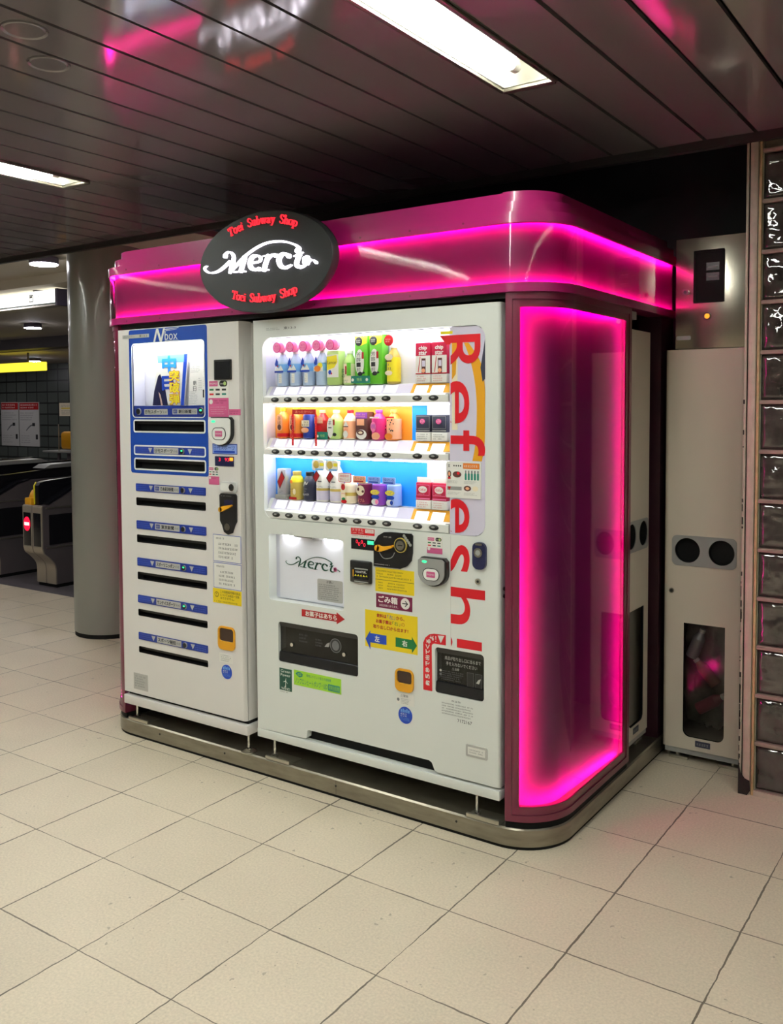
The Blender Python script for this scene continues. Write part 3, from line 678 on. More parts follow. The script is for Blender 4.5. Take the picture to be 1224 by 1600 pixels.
def arc_text(s, cx, R_, zapex, sgn, h, total, y, mt, y1, where, xs=1.0):
    g = G(); word = ''
    adv = sum(SERIF[c][0] for c in s) * h * xs; k = total / adv; pos = -total / 2
    for c in s:
        wch, sts = SERIF[c]; wch *= h * xs * k
        a = (pos + wch / 2) / R_; pos += wch
        ca, sa = math.cos(a), math.sin(a)
        bx = cx + R_ * sa; bz = zapex - sgn * R_ * (1 - ca); t = -sgn * a
        ct, st_ = math.cos(t), math.sin(t)
        def tx(p): return (bx + p[0] * ct - p[1] * st_, bz + p[0] * st_ + p[1] * ct)
        if c == ' ':
            g.build('red_word', sign, label='red lit word %s %s' % (word, where)); g = G(); word = ''; continue
        word += c
        for q in sts: g.stroke([(a_ * h * xs * k - wch / 2, b_ * h, c_ * h * 0.6) for a_, b_, c_ in q], y, mt, 4, tx=tx, y1=y1)
    g.build('red_word', sign, label='red lit word %s %s' % (word, where))
arc_text('Toei Subway Shop', SX - 0.018, 0.50, SZ + 0.146, 1, 0.034, 0.365, SY - 0.008, M_SIGNR, SY + 0.001, 'along the top')
arc_text('Toei Subway Shop', SX - 0.014, 0.62, SZ - 0.161, -1, 0.034, 0.36, SY - 0.008, M_SIGNR, SY + 0.001, 'along the bottom')


# ------------------------------------------------------------------ shared machine fittings
def feet(parent, xs, z0, z1, y=0.03, plate=True):
    for x in xs:
        g = G(); g.cyl((x, y, z0 + 0.012), (x, y, z1), 0.007, M_CHROME, n=12); g.cyl((x, y, z0 + 0.004), (x, y, z0 + 0.016), 0.014, M_CHROME, n=16)
        if plate: g.box(x - 0.03, x + 0.105, y - 0.03, y + 0.05, z0, z0 + 0.004, M_ALU); g.box(x - 0.03, x + 0.105, y - 0.032, y - 0.02, z0, z0 + 0.016, M_ALU, 0.003)
        else: g.lathe([(0.034, z0), (0.034, z0 + 0.004), (0.02, z0 + 0.012), (0.008, z0 + 0.016)], x, y, M_CHROME, 24)
        g.build('foot', parent)
def reader(parent, x0, x1, z0, z1, yf, depth=0.035):
    # touch reader: white shield face on a black wedge
    xm = (x0 + x1) / 2; w_ = x1 - x0; h = z1 - z0; r = w_ * 0.46
    def shield(d): return [(x0 + d, z1 - 0.012), (x0 + d + 0.012, z1 - d)] + [(x1 - d - 0.012, z1 - d), (x1 - d, z1 - 0.012)] + ell(xm, z0 + r * 0.9 , w_ / 2 - d, r * 0.9 - d, 15, 0, -180)
    t = G(); t.prism(shield(0), yf - depth + 0.006, yf, M_PBLACK); t = t.build('card_reader', parent)
    g = G(); g.prism([(a - 0.004, b) for a, b in shield(0.004)], yf - depth, yf - depth + 0.006, M_GREYP if parent['category'] == 'drinks machine' else M_WPLASTIC); g.build('reader_face', t)
    g = G(); cz = z0 + h * 0.42; g.flat(rrect(xm - w_ * .33, xm + w_ * .28, cz - h * .22, cz + h * .22, 0.024), yf - depth - 0.0006, M_PBLACK); g.plate(xm - w_ * .30, xm + w_ * .25, cz - h * .195, cz + h * .195, yf - depth - 0.002, yf - depth, M_WPLASTIC, 0.022)
    g.plate(xm - w_ * .18, xm + w_ * .13, cz - h * .10, cz + h * .10, yf - depth - 0.0026, yf - depth - 0.001, M_PINK, 0.003); g.text('PASMO', xm - w_ * .15, xm + w_ * .10, cz - h * .03, cz + h * .03, yf - depth - 0.0030, M_PAPER)
    g.build('touch_pad', t)
    G().flat(ell(x0 + w_ * .24, z1 - h * .15, w_ * .09, h * .045, 16), yf - depth - 0.0008, M_LEDGREEN).build('status_light', t)
def cash_sticker(parent, x0, x1, z0, z1, zm, y):
    g = G(); W_ = x1 - x0; H = z1 - zm
    g.plate(x0, x1, zm, z1, y - 0.0008, y, M_PAPER); g.plate(x0, x1, z0, zm, y - 0.0008, y, M_PINK); k = y - 0.0012
    g.flat(rrect(x0 + .05 * W_, x0 + .48 * W_, z1 - .38 * H, z1 - .1 * H, 0.002), k, M_PINK); g.text('PASMO', x0 + .09 * W_, x0 + .44 * W_, z1 - .28 * H, z1 - .19 * H, k - .0004, M_PAPER)
    g.flat(rrect(x0 + .56 * W_, x0 + .95 * W_, z1 - .4 * H, z1 - .08 * H, 0.012), k, M_PBLACK); g.flat(ell(x0 + .83 * W_, z1 - .24 * H, .07 * W_, n=14), k - .0004, M_PALEGREEN); g.text('Suica', x0 + .6 * W_, x0 + .76 * W_, z1 - .28 * H, z1 - .2 * H, k - .0004, M_PAPER)
    for j in range(2):
        zz = z1 - (.55 + .24 * j) * H
        for i, mt in enumerate((M_GREEN if j == 0 else M_RED, M_INK, M_INK if j == 0 else M_TEAL)): g.flat(rrect(x0 + (.06 + .31 * i) * W_, x0 + (.27 + .31 * i) * W_, zz - .06 * H, zz + .04 * H), k, mt)
    h2 = zm - z0
    g.flat(ell(x0 + .13 * W_, zm - .2 * min(h2, W_), .09 * W_, n=18), k, M_PAPER); g.scrib(x0 + .28 * W_, x1 - .06 * W_, zm - .32 * h2, zm - .08 * h2, 2, k, M_PLUM); 
    if h2 > .05: g.scrib(x0 + .1 * W_, x1 - .08 * W_, z0 + .1 * h2, zm - .42 * h2, 4, k, M_PAPER, .25)
    g.build('payment_sticker', parent)
def badge(parent, cx, cz, rx, rz, y):
    g = G(); g.flat(ell(cx, cz, rx, rz, 28), y - 0.0006, M_PAPER); g.prism(ell(cx, cz, rx * .96, rz * .96, 28), y - 0.001, y, M_BLUEP)
    k = y - 0.0014
    for q in range(5): g.flat(rrect(cx + (-.62 + .26 * q) * rx, cx + (-.46 + .26 * q) * rx, cz + .3 * rz, cz + (.62 + .1 * (q % 2)) * rz), k, M_SKY)
    g.text('ガラス', cx - .66 * rx, cx + .2 * rx, cz - .2 * rz, cz + .25 * rz, k - 0.0003, M_PAPER); g.scrib(cx - .7 * rx, cx + .7 * rx, cz - .62 * rz, cz - .26 * rz, 3, k, M_SKY, .5, .1)
    g.build('round_sticker', parent)
def coin_return(parent, x0, x1, z0, z1, y):
    g = G(); g.holed(rrect(x0, x1, z0, z1, 0.022), [rrect(x0 + .008, x1 - .007, z0 + .36 * (z1 - z0), z1 - .008, 0.012)], y - 0.006, y, M_YELDK, M_YELDK, [y + 0.02])
    g.plate(x0 + .004, x1 - .004, z0 + .3 * (z1 - z0), z1 - .006, y + 0.004, y + 0.018, M_BROWN); r_ = g.build('coin_return', parent, label='amber coin return cup')
    G().plate(x0 + .009, x1 - .008, z0 + .37 * (z1 - z0), z1 - .009, y - 0.001, y + 0.001, M_FLAPBROWN, 0.011).build('flap', r_)

# ------------------------------------------------------------------ newspaper vending machine
news = thing('newspaper_machine', 'white newspaper vending machine with blue window panel, left machine of the kiosk', 'newspaper machine', (-0.447, 0.3, BT))
YN = -0.019
G().box(-0.838, -0.057, 0.056, 0.60, 0.20, 1.925, M_WHITE, 0.004).build('cabinet', news)
NW = rrect(-0.742, -0.272, 1.524, 1.858, 0.016)
SLOTS = [(1.459, 1.505), (1.286, 1.329), (1.114, 1.151), (0.941, 0.978), (0.767, 0.803), (0.596, 0.628), (0.422, 0.452)]
g = G()
xd0, xd1, yd1, rd = -0.840, -0.051, 0.055, 0.016
outer = [(xd0, 0.222), (xd1 - rd, 0.222), (xd1 - rd, 1.927), (xd0, 1.927)]
g.holed(outer, [NW] + [rrect(-0.733, -0.275, a, b, 0.006) for a, b in SLOTS], YN, yd1, M_WHITE, M_PBLACK, [YN + 0.07] + [YN + 0.035] * 7)
arc = [(xd1 - rd + rd * math.sin(PI / 2 * k / 6), YN + rd - rd * math.cos(PI / 2 * k / 6)) for k in range(7)]
v = [(x, y, 0.222) for x, y in arc + [(xd1, yd1)]] + [(x, y, 1.927) for x, y in arc + [(xd1, yd1)]]; k8 = 8
g.add(v, [(i, i + 1, i + 9 - 1, i + 8) for i in range(7)], M_WHITE)
g.add([(x, y, z) for z in (0.222, 1.927) for x, y in [(xd1 - rd, yd1)] + arc + [(xd1, yd1)]], [tuple(range(9)), tuple(range(9, 18))], M_WHITE)
g.build('door', news)
g = G(); g.box(-0.842, -0.041, YN - 0.004, 0.55, 0.163, 0.206, M_WHITE, 0.003); g.box(-0.83, -0.055, 0.0, 0.5, 0.205, 0.224, M_PBLACKM); g.build('plinth', news)
feet(news, (-0.81,), BT, 0.163); feet(news, (-0.072,), BT, 0.163, 0.02, False); feet(news, (-0.81, -0.1), BT, 0.163, 0.5, False)
g = G()
for a, b in SLOTS: g.box(-0.74, -0.27, YN + 0.034, YN + 0.036, a - 0.003, b + 0.003, M_PBLACKM); g.box(-0.733, -0.275, YN + 0.012, YN + 0.02, b - 0.014, b - 0.001, M_PBLACK)
g.build('slot_lining', news)
g = G(); g.holed(rrect(-0.764, -0.254, 1.265, 1.923, 0.012), [NW] + [rrect(-0.733, -0.275, a, b, 0.006) for a, b in SLOTS[:2]], YN - 0.0012, YN, M_BLUE); g.build('blue_panel', news)
def rim(g, x0, x1, z0, z1, r, y, mt, t=0.006): g.holed(rrect(x0 - t, x1 + t, z0 - t, z1 + t, r + t), [rrect(x0, x1, z0, z1, r)], y - 0.002, y, mt)
g = G()
rim(g, -0.742, -0.272, 1.524, 1.858, 0.016, YN - 0.0012, M_WPLASTIC, 0.004)
for a, b in SLOTS[:2]: rim(g, -0.733, -0.275, a, b, 0.006, YN - 0.0012, M_WPLASTIC, 0.007)
rim(g, -0.733, -0.275, 1.355, 1.388, 0.006, YN - 0.0012, M_WPLASTIC, 0.007)
g.build('white_rims', news)
g = G(); k = YN - 0.0018
g.add([(x, k, z) for x, z in [(-.596, 1.862), (-.583, 1.862), (-.569, 1.905), (-.552, 1.862), (-.538, 1.862), (-.516, 1.921), (-.529, 1.921), (-.544, 1.878), (-.561, 1.921), (-.575, 1.921)]], [tuple(range(10))], M_PAPER)
g.text('box', -.519, -.436, 1.868, 1.908, k, M_PAPER); g.flat([(-.519, 1.913), (-.428, 1.919), (-.428, 1.921), (-.519, 1.917)], k, M_PAPER); g.flat([(-.512, 1.908), (-.44, 1.913), (-.44, 1.9145), (-.512, 1.911)], k, M_PAPER); g.flat([(-.52, 1.862), (-.43, 1.864), (-.43, 1.8655), (-.52, 1.8655)], k, M_PAPER)
g.build('logo', news, label='white Nbox lettering')
g = G(); g.plate(-.806, -.624, 1.886, 1.902, YN - 0.0026, YN, M_GREYPAPER); g.text('東13-2', -.69, -.635, 1.888, 1.9, YN - 0.003, M_INK); g.scrib(-.8, -.7, 1.889, 1.900, 2, YN - .003, M_INK); g.build('id_sticker', news)
# lit window: liner, light strip, lower strip with two buttons
g = G(); g.box(-0.742, -0.272, YN + 0.068, YN + 0.07, 1.52, 1.86, M_LWHITEPANEL); g.plate(-.742, -.272, 1.524, 1.574, YN + 0.004, YN + 0.02, M_NAVY); g.box(-.742, -.738, YN + .003, YN + .07, 1.575, 1.858, M_INNER); g.box(-.276, -.272, YN + .003, YN + .07, 1.575, 1.858, M_INNER)
g.build('window_liner', news)
G().box(-0.735, -0.28, YN + 0.012, YN + 0.03, 1.848, 1.854, M_NSTRIP).build('window_lamp', news)
G().flat(NW, YN + 0.001, M_GLASS).build('window_pane', news)
def push_button(parent, x, z, y, lit, r=0.013):
    g = G(); g.cyl((x, y, z), (x, y - 0.006, z), r * 1.15, M_GREYP, n=20); g.cyl((x, y - 0.006, z), (x, y - 0.008, z), r, M_LEDGREEN if lit == 2 else M_PBLACK, n=20)
    if lit == 1: g.flat(ell(x + .002, z + .003, r * .6, r * .35, 14), y - 0.0085, M_LEDGREEN)
    return g.build('push_button', parent, label='black push button with a green light' if lit else None)
push_button(news, -.706, 1.549, YN + .004, 0); push_button(news, -.297, 1.551, YN + .004, 1)
def paper_tag(parent, x0, x1, z0, z1, y, s, box=False):
    g = G(); g.plate(x0, x1, z0, z1, y - 0.001, y, M_GREYPAPER); W_ = x1 - x0; a = x0 + (.26 if box else .04) * W_
    if box: g.flat(rrect(x0 + .04 * W_, x0 + .2 * W_, z0 + .16 * (z1 - z0), z1 - .16 * (z1 - z0)), y - .0014, M_NAVY); g.text('朝刊', x0 + .06 * W_, x0 + .18 * W_, z0 + .3 * (z1 - z0), z1 - .3 * (z1 - z0), y - .0018, M_GREYPAPER)
    g.text(s, a, x0 + .78 * W_, z0 + .16 * (z1 - z0), z1 - .16 * (z1 - z0), y - .0014, M_INK, bold=.0006); g.text('¥140', x0 + .81 * W_, x1 - .03 * W_, z0 + .25 * (z1 - z0), z1 - .3 * (z1 - z0), y - .0014, M_INKG)
    g.build('name_tag', parent)
paper_tag(news, -.67, -.514, 1.534, 1.56, YN + .004, '日刊スポーツ'); paper_tag(news, -.482, -.325, 1.536, 1.561, YN + .004, '朝日新聞', True)
def label_bar(z0, z1, s, lit, boxed):
    g = G(); g.plate(-.731, -.274, z0, z1, YN - 0.003, YN, M_NAVY, 0.004); zm = (z0 + z1) / 2; k = YN - 0.0034
    for xa, xb in ((-.722, -.64), (-.352, -.285)):
        for i in range(11):
            for j in range(3): g.flat(rrect(xa + (xb - xa) * i / 10 - .0016, xa + (xb - xa) * i / 10 + .0016, zm + (j - 1) * .009 - .0016, zm + (j - 1) * .009 + .0016), k, M_DOT)
    for x in (-.627, -.367): g.flat([(x - .014, zm + .011), (x + .014, zm + .011), (x, zm - .012)], k, M_GREYPAPER)
    b = g.build('label_bar', news)
    paper_tag(b, -.602, -.441, zm - .0135, zm + .0135, YN - 0.003, s, boxed)
    push_button(b, -.414, zm, YN - 0.003, lit, 0.011)
label_bar(1.355, 1.388, '日刊スポーツ', 1, False)
for z0, z1, s, lit, bx in ((1.181, 1.216, '日本経済新聞', 0, True), (1.005, 1.044, '東京新聞', 0, True), (0.832, 0.870, 'スポーツニッポン', 1, False), (0.659, 0.695, 'サンケイスポーツ', 1, False), (0.485, 0.519, 'スポーツ報知', 0, False)): label_bar(z0, z1, s, lit, bx)
# right hand column of fittings
g = G(); g.plate(-.208, -.108, 1.683, 1.769, YN - 0.006, YN, M_PBLACK, 0.003); g.plate(-.2, -.115, 1.69, 1.76, YN - .0066, YN - .005, M_GATEBLK); g.build('camera_plate', news, label='black square cover plate')
cash_sticker(news, -.249, -.129, 1.525, 1.687, 1.606, YN)
g = G(); g.plate(-.127, -.060, 1.532, 1.558, YN - .0008, YN, M_PINK); g.scrib(-.122, -.066, 1.536, 1.554, 2, YN - .0012, M_PLUM); g.build('sticker', news, label='small pink sticker')
reader(news, -.234, -.098, 1.402, 1.524, YN, 0.02)
g = G(); g.plate(-.229, -.082, 1.365, 1.41, YN - .001, YN, M_NAVY); g.plate(-.226, -.085, 1.3685, 1.4065, YN - .0014, YN, M_PERIW); g.text('日刊スポーツ', -.22, -.095, 1.383, 1.404, YN - .0018, M_NAVY); g.flat(rrect(-.22, -.095, 1.371, 1.38), YN - .0018, M_BLUEP); g.build('sticker', news, label='blue and white newspaper sticker')
g = G(); g.plate(-.213, -.102, 1.314, 1.356, YN - .003, YN, M_NAVYDK, 0.002); k = YN - .0034
g.text('3', -.19, -.178, 1.335, 1.35, k, M_LEDRED); g.text('9', -.153, -.141, 1.335, 1.35, k, M_LEDRED); g.text('3', -.139, -.127, 1.335, 1.35, k, M_LEDRED); g.flat(rrect(-.125, -.105, 1.338, 1.352), k, M_LEDORANGE)
g.build('price_display', news)
cash_sticker(news, -.254, -.191, 1.232, 1.311, 1.268, YN)
g = G(); g.plate(-.183, -.081, 1.203, 1.248, YN - .008, YN, M_PLATE, 0.014); g.plate(-.178, -.12, 1.209, 1.242, YN - .0084, YN - .007, M_WPLASTIC, 0.012); g.cyl((-.11, YN - .006, 1.225), (-.11, YN - .011, 1.225), 0.015, M_CHROME); g.cyl((-.11, YN - .011, 1.225), (-.11, YN - .012, 1.225), 0.009, M_PBLACK); g.build('lock_plate', news)
g = G(); g.prism([(-.184, 1.19), (-.176, 1.197), (-.092, 1.197), (-.086, 1.19), (-.087, 1.08), (-.1, 1.06), (-.112, 1.03), (-.135, 1.021), (-.16, 1.032), (-.17, 1.06), (-.183, 1.08)], YN - .008, YN, M_PBLACK)
g.scrib(-.175, -.105, 1.184, 1.191, 1, YN - .0085, M_GREYP); g.plate(-.155, -.105, 1.14, 1.17, YN - .0086, YN - .007, M_NAVYDK); g.cyl((-.135, YN - .008, 1.055), (-.135, YN - .014, 1.055), 0.016, M_CHROME); c_ = g.build('coin_unit', news)
g = G(); g.stroke([(-.172, 1.128, .022), (-.15, 1.135, .018), (-.108, 1.148, .008)], YN - .018, M_YELDK, 4, y1=YN - .008); g.build('lever', c_, label='amber coin lever')
for z0, z1 in ((0.9, 1.017), (0.784, 0.895)):
    g = G(); g.plate(-.233, -.067, z0, z1, YN - .0008, YN, M_BLUEP); g.plate(-.231, -.069, z0 + .002, z1 - .002, YN - .0012, YN, M_PAPER); g.scrib(-.215, -.16, z1 - .02, z1 - .01, 1, YN - .0016, M_INK, .8, 0); g.scrib(-.2, -.075, z0 + .012, z1 - .03, 4, YN - .0016, M_INK, .5, .3); g.build('notice_sticker', news)
g = G(); g.plate(-.238, -.068, .718, .781, YN - .001, YN, M_YEL); g.flat(ell(-.215, .755, .012, .012, 20), YN - .0014, M_INK); g.flat(ell(-.215, .755, .0095, .0095, 20), YN - .0016, M_YEL); g.text('!', -.217, -.213, .748, .762, YN - .002, M_INK); g.text('この自動販売機の商品', -.193, -.075, .764, .775, YN - .0014, M_INK); g.text('については返品・交換', -.193, -.08, .75, .761, YN - .0014, M_INK); g.text('はできません。', -.193, -.11, .737, .747, YN - .0014, M_INK); g.scrib(-.23, -.08, .721, .731, 1, YN - .0014, M_INK); g.build('warning_sticker', news, label='yellow warning sticker')
coin_return(news, -.208, -.108, .518, .62, YN)
g = G(); g.plate(-.204, -.124, .46, .5, YN - .0008, YN, M_PAPER); g.scrib(-.195, -.13, .465, .496, 4, YN - .0012, M_INKG); g.build('notice_sticker', news)
badge(news, -.161, .421, .033, .033, YN)
g = G(); g.plate(-.773, -.675, .243, .32, YN - .0008, YN, M_GREYPAPER); g.scrib(-.765, -.685, .255, .312, 5, YN - .0012, M_INKG); g.build('rating_plate', news)

# newspapers behind the pane
YP = YN + 0.045
t = thing('newspaper', 'sports newspaper with big yellow and cyan headline in the lit machine window', 'newspaper', (-0.55, YP, 1.576), 'newspapers in the lit window')
g = G(); P4 = [(-.655, 1.576), (-.452, 1.576), (-.425, 1.806), (-.625, 1.806)]
g.prism(P4, YP, YP + .006, M_PAPER); g.flat([(-.474, 1.576), (-.452, 1.576), (-.425, 1.806), (-.447, 1.806)], YP - .0005, M_BLUEP); g.build('sheets', t)
g = G(); k = YP - .001
g.flat([(-.625, 1.806), (-.62, 1.77), (-.447, 1.77), (-.447, 1.806)], k + .0003, M_SKY)
g.text('中', -.592, -.497, 1.724, 1.802, k - .0004, M_CYANPANEL, bold=.0045); g.text('日', -.595, -.52, 1.644, 1.71, k - .0004, M_BLUEP, bold=.004)
for c, z in (('突', 1.686), ('破', 1.633), ('弾', 1.58)):
    g.text(c, -.547, -.475, z - .002, z + .051, k - .001, M_RED, bold=.0034); g.text(c, -.545, -.477, z, z + .049, k - .0014, M_LEMON, bold=.0018)
g.build('headline', t)
g = G(); g.flat([(-.66, 1.577), (-.648, 1.64), (-.62, 1.71), (-.605, 1.72), (-.575, 1.66), (-.556, 1.577)], k - .0002, M_NAVYDK); g.flat([(-.618, 1.64), (-.605, 1.625), (-.59, 1.577), (-.602, 1.577)], k - .0005, M_SKIN); g.build('photo', t)
t = thing('newspaper', 'folded pale broadsheet with small photos beside the sports newspaper', 'newspaper', (-0.34, YP, 1.576), 'newspapers in the lit window')
g = G(); g.prism([(-.428, 1.576), (-.277, 1.576), (-.277, 1.806), (-.41, 1.806)], YP + .004, YP + .008, M_PAPER); g.build('sheets', t)
g = G(); k = YP + .003
for x0, x1, z0, z1, n_ in ((-.42, -.365, 1.58, 1.64, 8), (-.36, -.335, 1.64, 1.7, 6), (-.33, -.28, 1.66, 1.70, 5), (-.41, -.34, 1.72, 1.79, 9), (-.33, -.28, 1.72, 1.80, 10), (-.31, -.28, 1.58, 1.60, 3)): g.scrib(x0, x1, z0, z1, n_, k, M_INKG, .4)
g.text('朝', -.395, -.375, 1.665, 1.685, k, M_INK); g.text('日', -.395, -.375, 1.64, 1.66, k, M_INK); g.build('print', t)
g = G(); g.flat(rrect(-.335, -.295, 1.61, 1.645), k, M_INK); g.flat(ell(-.315, 1.628, .011, .014, 14), k - .0004, M_GREYPAPER); g.flat(rrect(-.295, -.278, 1.69, 1.72), k, M_INK); g.build('photo', t)

# ------------------------------------------------------------------ drinks vending machine
drk = thing('drinks_machine', 'white drinks and snacks vending machine with lit window and red Refresh lettering', 'drinks machine', (0.578, 0.3, BT))
g = G(); g.box(0.004, 1.150, 0.13, 0.66, 0.20, 1.923, M_WHITE2, 0.004); g.box(0.004, 0.03, 0.03, .14, .2, 1.923, M_WHITE2); g.box(1.12, 1.15, .03, .14, .2, 1.923, M_WHITE2); g.build('cabinet', drk)
WIN = rrect(0.050, 1.099, 1.102, 1.850, 0.045, 8); DSP = rrect(0.073, 0.467, 0.762, 1.040, 0.014); OUT1 = rrect(0.121, 0.535, 0.508, 0.676, 0.014); OUT2 = rrect(0.889, 1.094, 0.511, 0.681, 0.014)
g = G(); x1 = 1.157; rd = 0.012
outer = [(0.0, 0.203), (0.262, 0.209), (0.270, 0.214), (0.274, 0.244), (0.284, 0.248), (0.862, 0.250), (0.874, 0.244), (0.886, 0.218), (0.896, 0.212), (x1 - rd, 0.212), (x1 - rd, 1.925), (0.0, 1.925)]
g.holed(outer, [WIN, DSP, OUT1, OUT2], 0.0, 0.05, M_WHITE2, M_WHITE2, [0.022, 0.05, 0.05, 0.05])
arc = [(x1 - rd + rd * math.sin(PI / 2 * k / 6), rd - rd * math.cos(PI / 2 * k / 6)) for k in range(7)] + [(x1, 0.05)]
g.add([(x, y, z) for z in (0.212, 1.925) for x, y in arc], [(i, i + 1, i + 9, i + 8) for i in range(7)], M_WHITE2)
g.add([(x, y, z) for z in (0.212, 1.925) for x, y in [(x1 - rd, .05)] + arc], [tuple(range(9)), tuple(range(9, 18))], M_WHITE2)
g.build('door', drk)
g = G(); g.box(-0.002, 1.157, -0.002, 0.6, 0.166, 0.202, M_WHITE2, 0.003); g.box(0.01, 1.15, 0.03, 0.5, 0.20, 0.26, M_PBLACKM); g.build('plinth', drk)
feet(drk, (0.07, 1.05), BT, 0.166); feet(drk, (0.06, 1.1), BT, 0.166, 0.55, False)
# window: liner, coloured back panels, lamps, shelves
YB = 0.090
RAILZ = [(1.580, 1.612, 1.651), (1.368, 1.396, 1.436), (1.103, 1.139, 1.182)]     # rail bottom, rail top, price strip top
COMP = [(1.652, 1.850), (1.437, 1.580), (1.183, 1.368)]
g = G(); g.box(0.03, 0.038, 0.012, YB, 1.09, 1.86, M_INNER); g.box(0.03, 1.11, 0.02, YB, 1.846, 1.856, M_INNER); g.box(0.03, 1.11, 0.02, YB, 1.09, 1.104, M_INNER); g.box(0.955, 0.962, 0.012, YB, 1.09, 1.86, M_INNER); g.box(1.096, 1.104, 0.0225, YB, 1.09, 1.86, M_INNER)
g.build('window_liner', drk)
g = G()
g.box(0.03, 1.11, YB, YB + 0.006, 1.625, 1.86, M_LWHITEPANEL); g.box(0.03, 1.11, YB, YB + 0.006, 1.09, 1.625, M_LWHITEPANEL)
g.build('back_panel', drk, label='white back panel of the display')
g = G(); g.box(0.04, 0.735, YB - 0.003, YB, 1.40, 1.565, M_AMBERPANEL); g.build('back_panel', drk, label='amber back panel of the hot row')
g = G(); g.box(0.735, 0.80, YB - 0.003, YB, 1.40, 1.575, M_CYANPANEL); g.box(0.04, 0.80, YB - 0.003, YB, 1.14, 1.36, M_CYANPANEL); g.build('back_panel', drk, label='blue back panel of the cold row')
for i, (zb, zt) in enumerate(COMP):
    z = zt - 0.006
    G().box(0.045, 0.95, 0.022, 0.034, z - 0.004, z, M_STRIP).build('shelf_lamp', drk)
for i, (zr0, zr1, zp) in enumerate(RAILZ):
    g = G(); prof = [(0.004, zr0 + .004), (0.008, zr0), (0.05, zr0), (0.06, zp - .002), (0.062, zp), (0.05, zp), (0.024, zr1 + .002), (0.01, zr1), (0.004, zr1 - .006)]
    g.prismx([(y, z) for y, z in prof], 0.042, 0.945, M_WPLASTIC)
    g.box(0.06, 0.95, 0.05, YB, zr0 + .012, zp, M_WPLASTIC); g.box(.93, .952, .006, .05, zr0, zr1, M_GREYP, .003); sh = g.build('shelf', drk)
    g = G()
    def onslope(x0_, x1_, a, b, off, mt, g=g):   # a, b: 0 at the rail, 1 at the top of the price strip
        p = []
        for x, t_ in ((x0_, a), (x1_, a), (x1_, b), (x0_, b)): p.append((x, 0.024 + (0.05 - 0.024) * t_ - off, zr1 + .002 + (zp - zr1 - .002) * t_))
        g.add(p, [(0, 1, 2, 3)], mt)
    onslope(0.062, 0.94, 0.02, .98, .0004, M_LILAC); onslope(0.768, 0.94, .04, .96, .0008, M_YELDK)
    xs = [0.113 + 0.0699 * q for q in range(9)] + [0.812, 0.883]
    for q, x in enumerate(xs): onslope(x - .028, x + .028, .12 if q < 9 else .02, .9 if q < 9 else .78, .0016, M_TAGLIT)
    g.build('price_tags', sh)
    for x in xs:
        g = G(); zc = (zr0 + zr1) / 2; bm = bmesh.new(); bmesh.ops.create_uvsphere(bm, u_segments=18, v_segments=8, radius=1)
        for v_ in bm.verts: v_.co = Vector((x + v_.co.x * .0215, 0.004 + v_.co.y * .006, zc + v_.co.z * .0105))
        g.addbm(bm, M_PBLACK); g.flat(ell(x, zc + .0015, .008, .0035, 12), -0.0024, M_GREYP); g.build('selection_button', sh)
G().flat(rrect(0.050, 1.099, 1.102, 1.850, 0.045, 8), 0.0035, M_GLASS).build('window_pane', drk)
# printed film on the right of the window and the big lettering
g = G(); FILM = [(0.985, 1.103)] + [(x, z) for x, z in WIN if x > 1.0]
FILM = [(0.99, 1.103), (1.06, 1.103)] + [p for p in rrect(0.050, 1.097, 1.104, 1.848, 0.043, 8) if p[0] > 1.0] + [(0.99, 1.848)]
fl = []
for p in FILM:
    if not fl or math.hypot(p[0] - fl[-1][0], p[1] - fl[-1][1]) > 1e-4: fl.append(p)
g.flat(fl, 0.0028, M_LILAC)
g.flat([(0.952, 1.103), (0.99, 1.103), (0.99, 1.848), (0.952, 1.848)], 0.0029, M_LILAC)
sw = smooth([(1.012, 1.79), (1.035, 1.735), (1.054, 1.66), (1.063, 1.58), (1.063, 1.50), (1.058, 1.43), (1.046, 1.37)], 6); sw2 = smooth([(1.03, 1.79), (1.079, 1.72), (1.0955, 1.64), (1.0968, 1.56), (1.0965, 1.48), (1.094, 1.42), (1.084, 1.37)], 6)
for i in range(len(sw) - 1): g.flat([sw[i], sw2[i], sw2[i + 1], sw[i + 1]], 0.0024, M_YELDK)
g.flat([(1.079, 1.70), (1.097, 1.80), (1.097, 1.66), (1.087, 1.65)], 0.0022, M_COAL); g.flat([(0.962, 1.80), (0.985, 1.80), (0.985, 1.48), (0.962, 1.48)], 0.0025, M_CREAM); g.flat([(0.962, 1.80), (0.985, 1.80), (0.978, 1.68), (0.962, 1.66)], 0.0023, M_YELDK)
g.flat(rrect(.915, .965, 1.824, 1.834), .0026, M_LEMON)
g.build('printed_film', drk, label='lilac printed film with yellow swirl')
def clip_left(g, xc):
    bm = bmesh.new(); vs = [bm.verts.new(p) for p in g.v]
    for f_ in g.f:
        try: bm.faces.new([vs[i] for i in f_])
        except ValueError: pass
    bmesh.ops.bisect_plane(bm, geom=bm.verts[:] + bm.edges[:] + bm.faces[:], plane_co=(xc, 0, 0), plane_no=(-1, 0, 0), clear_outer=True)
    mt = g.mats[0]; q = G(); q.addbm(bm, mt); return q
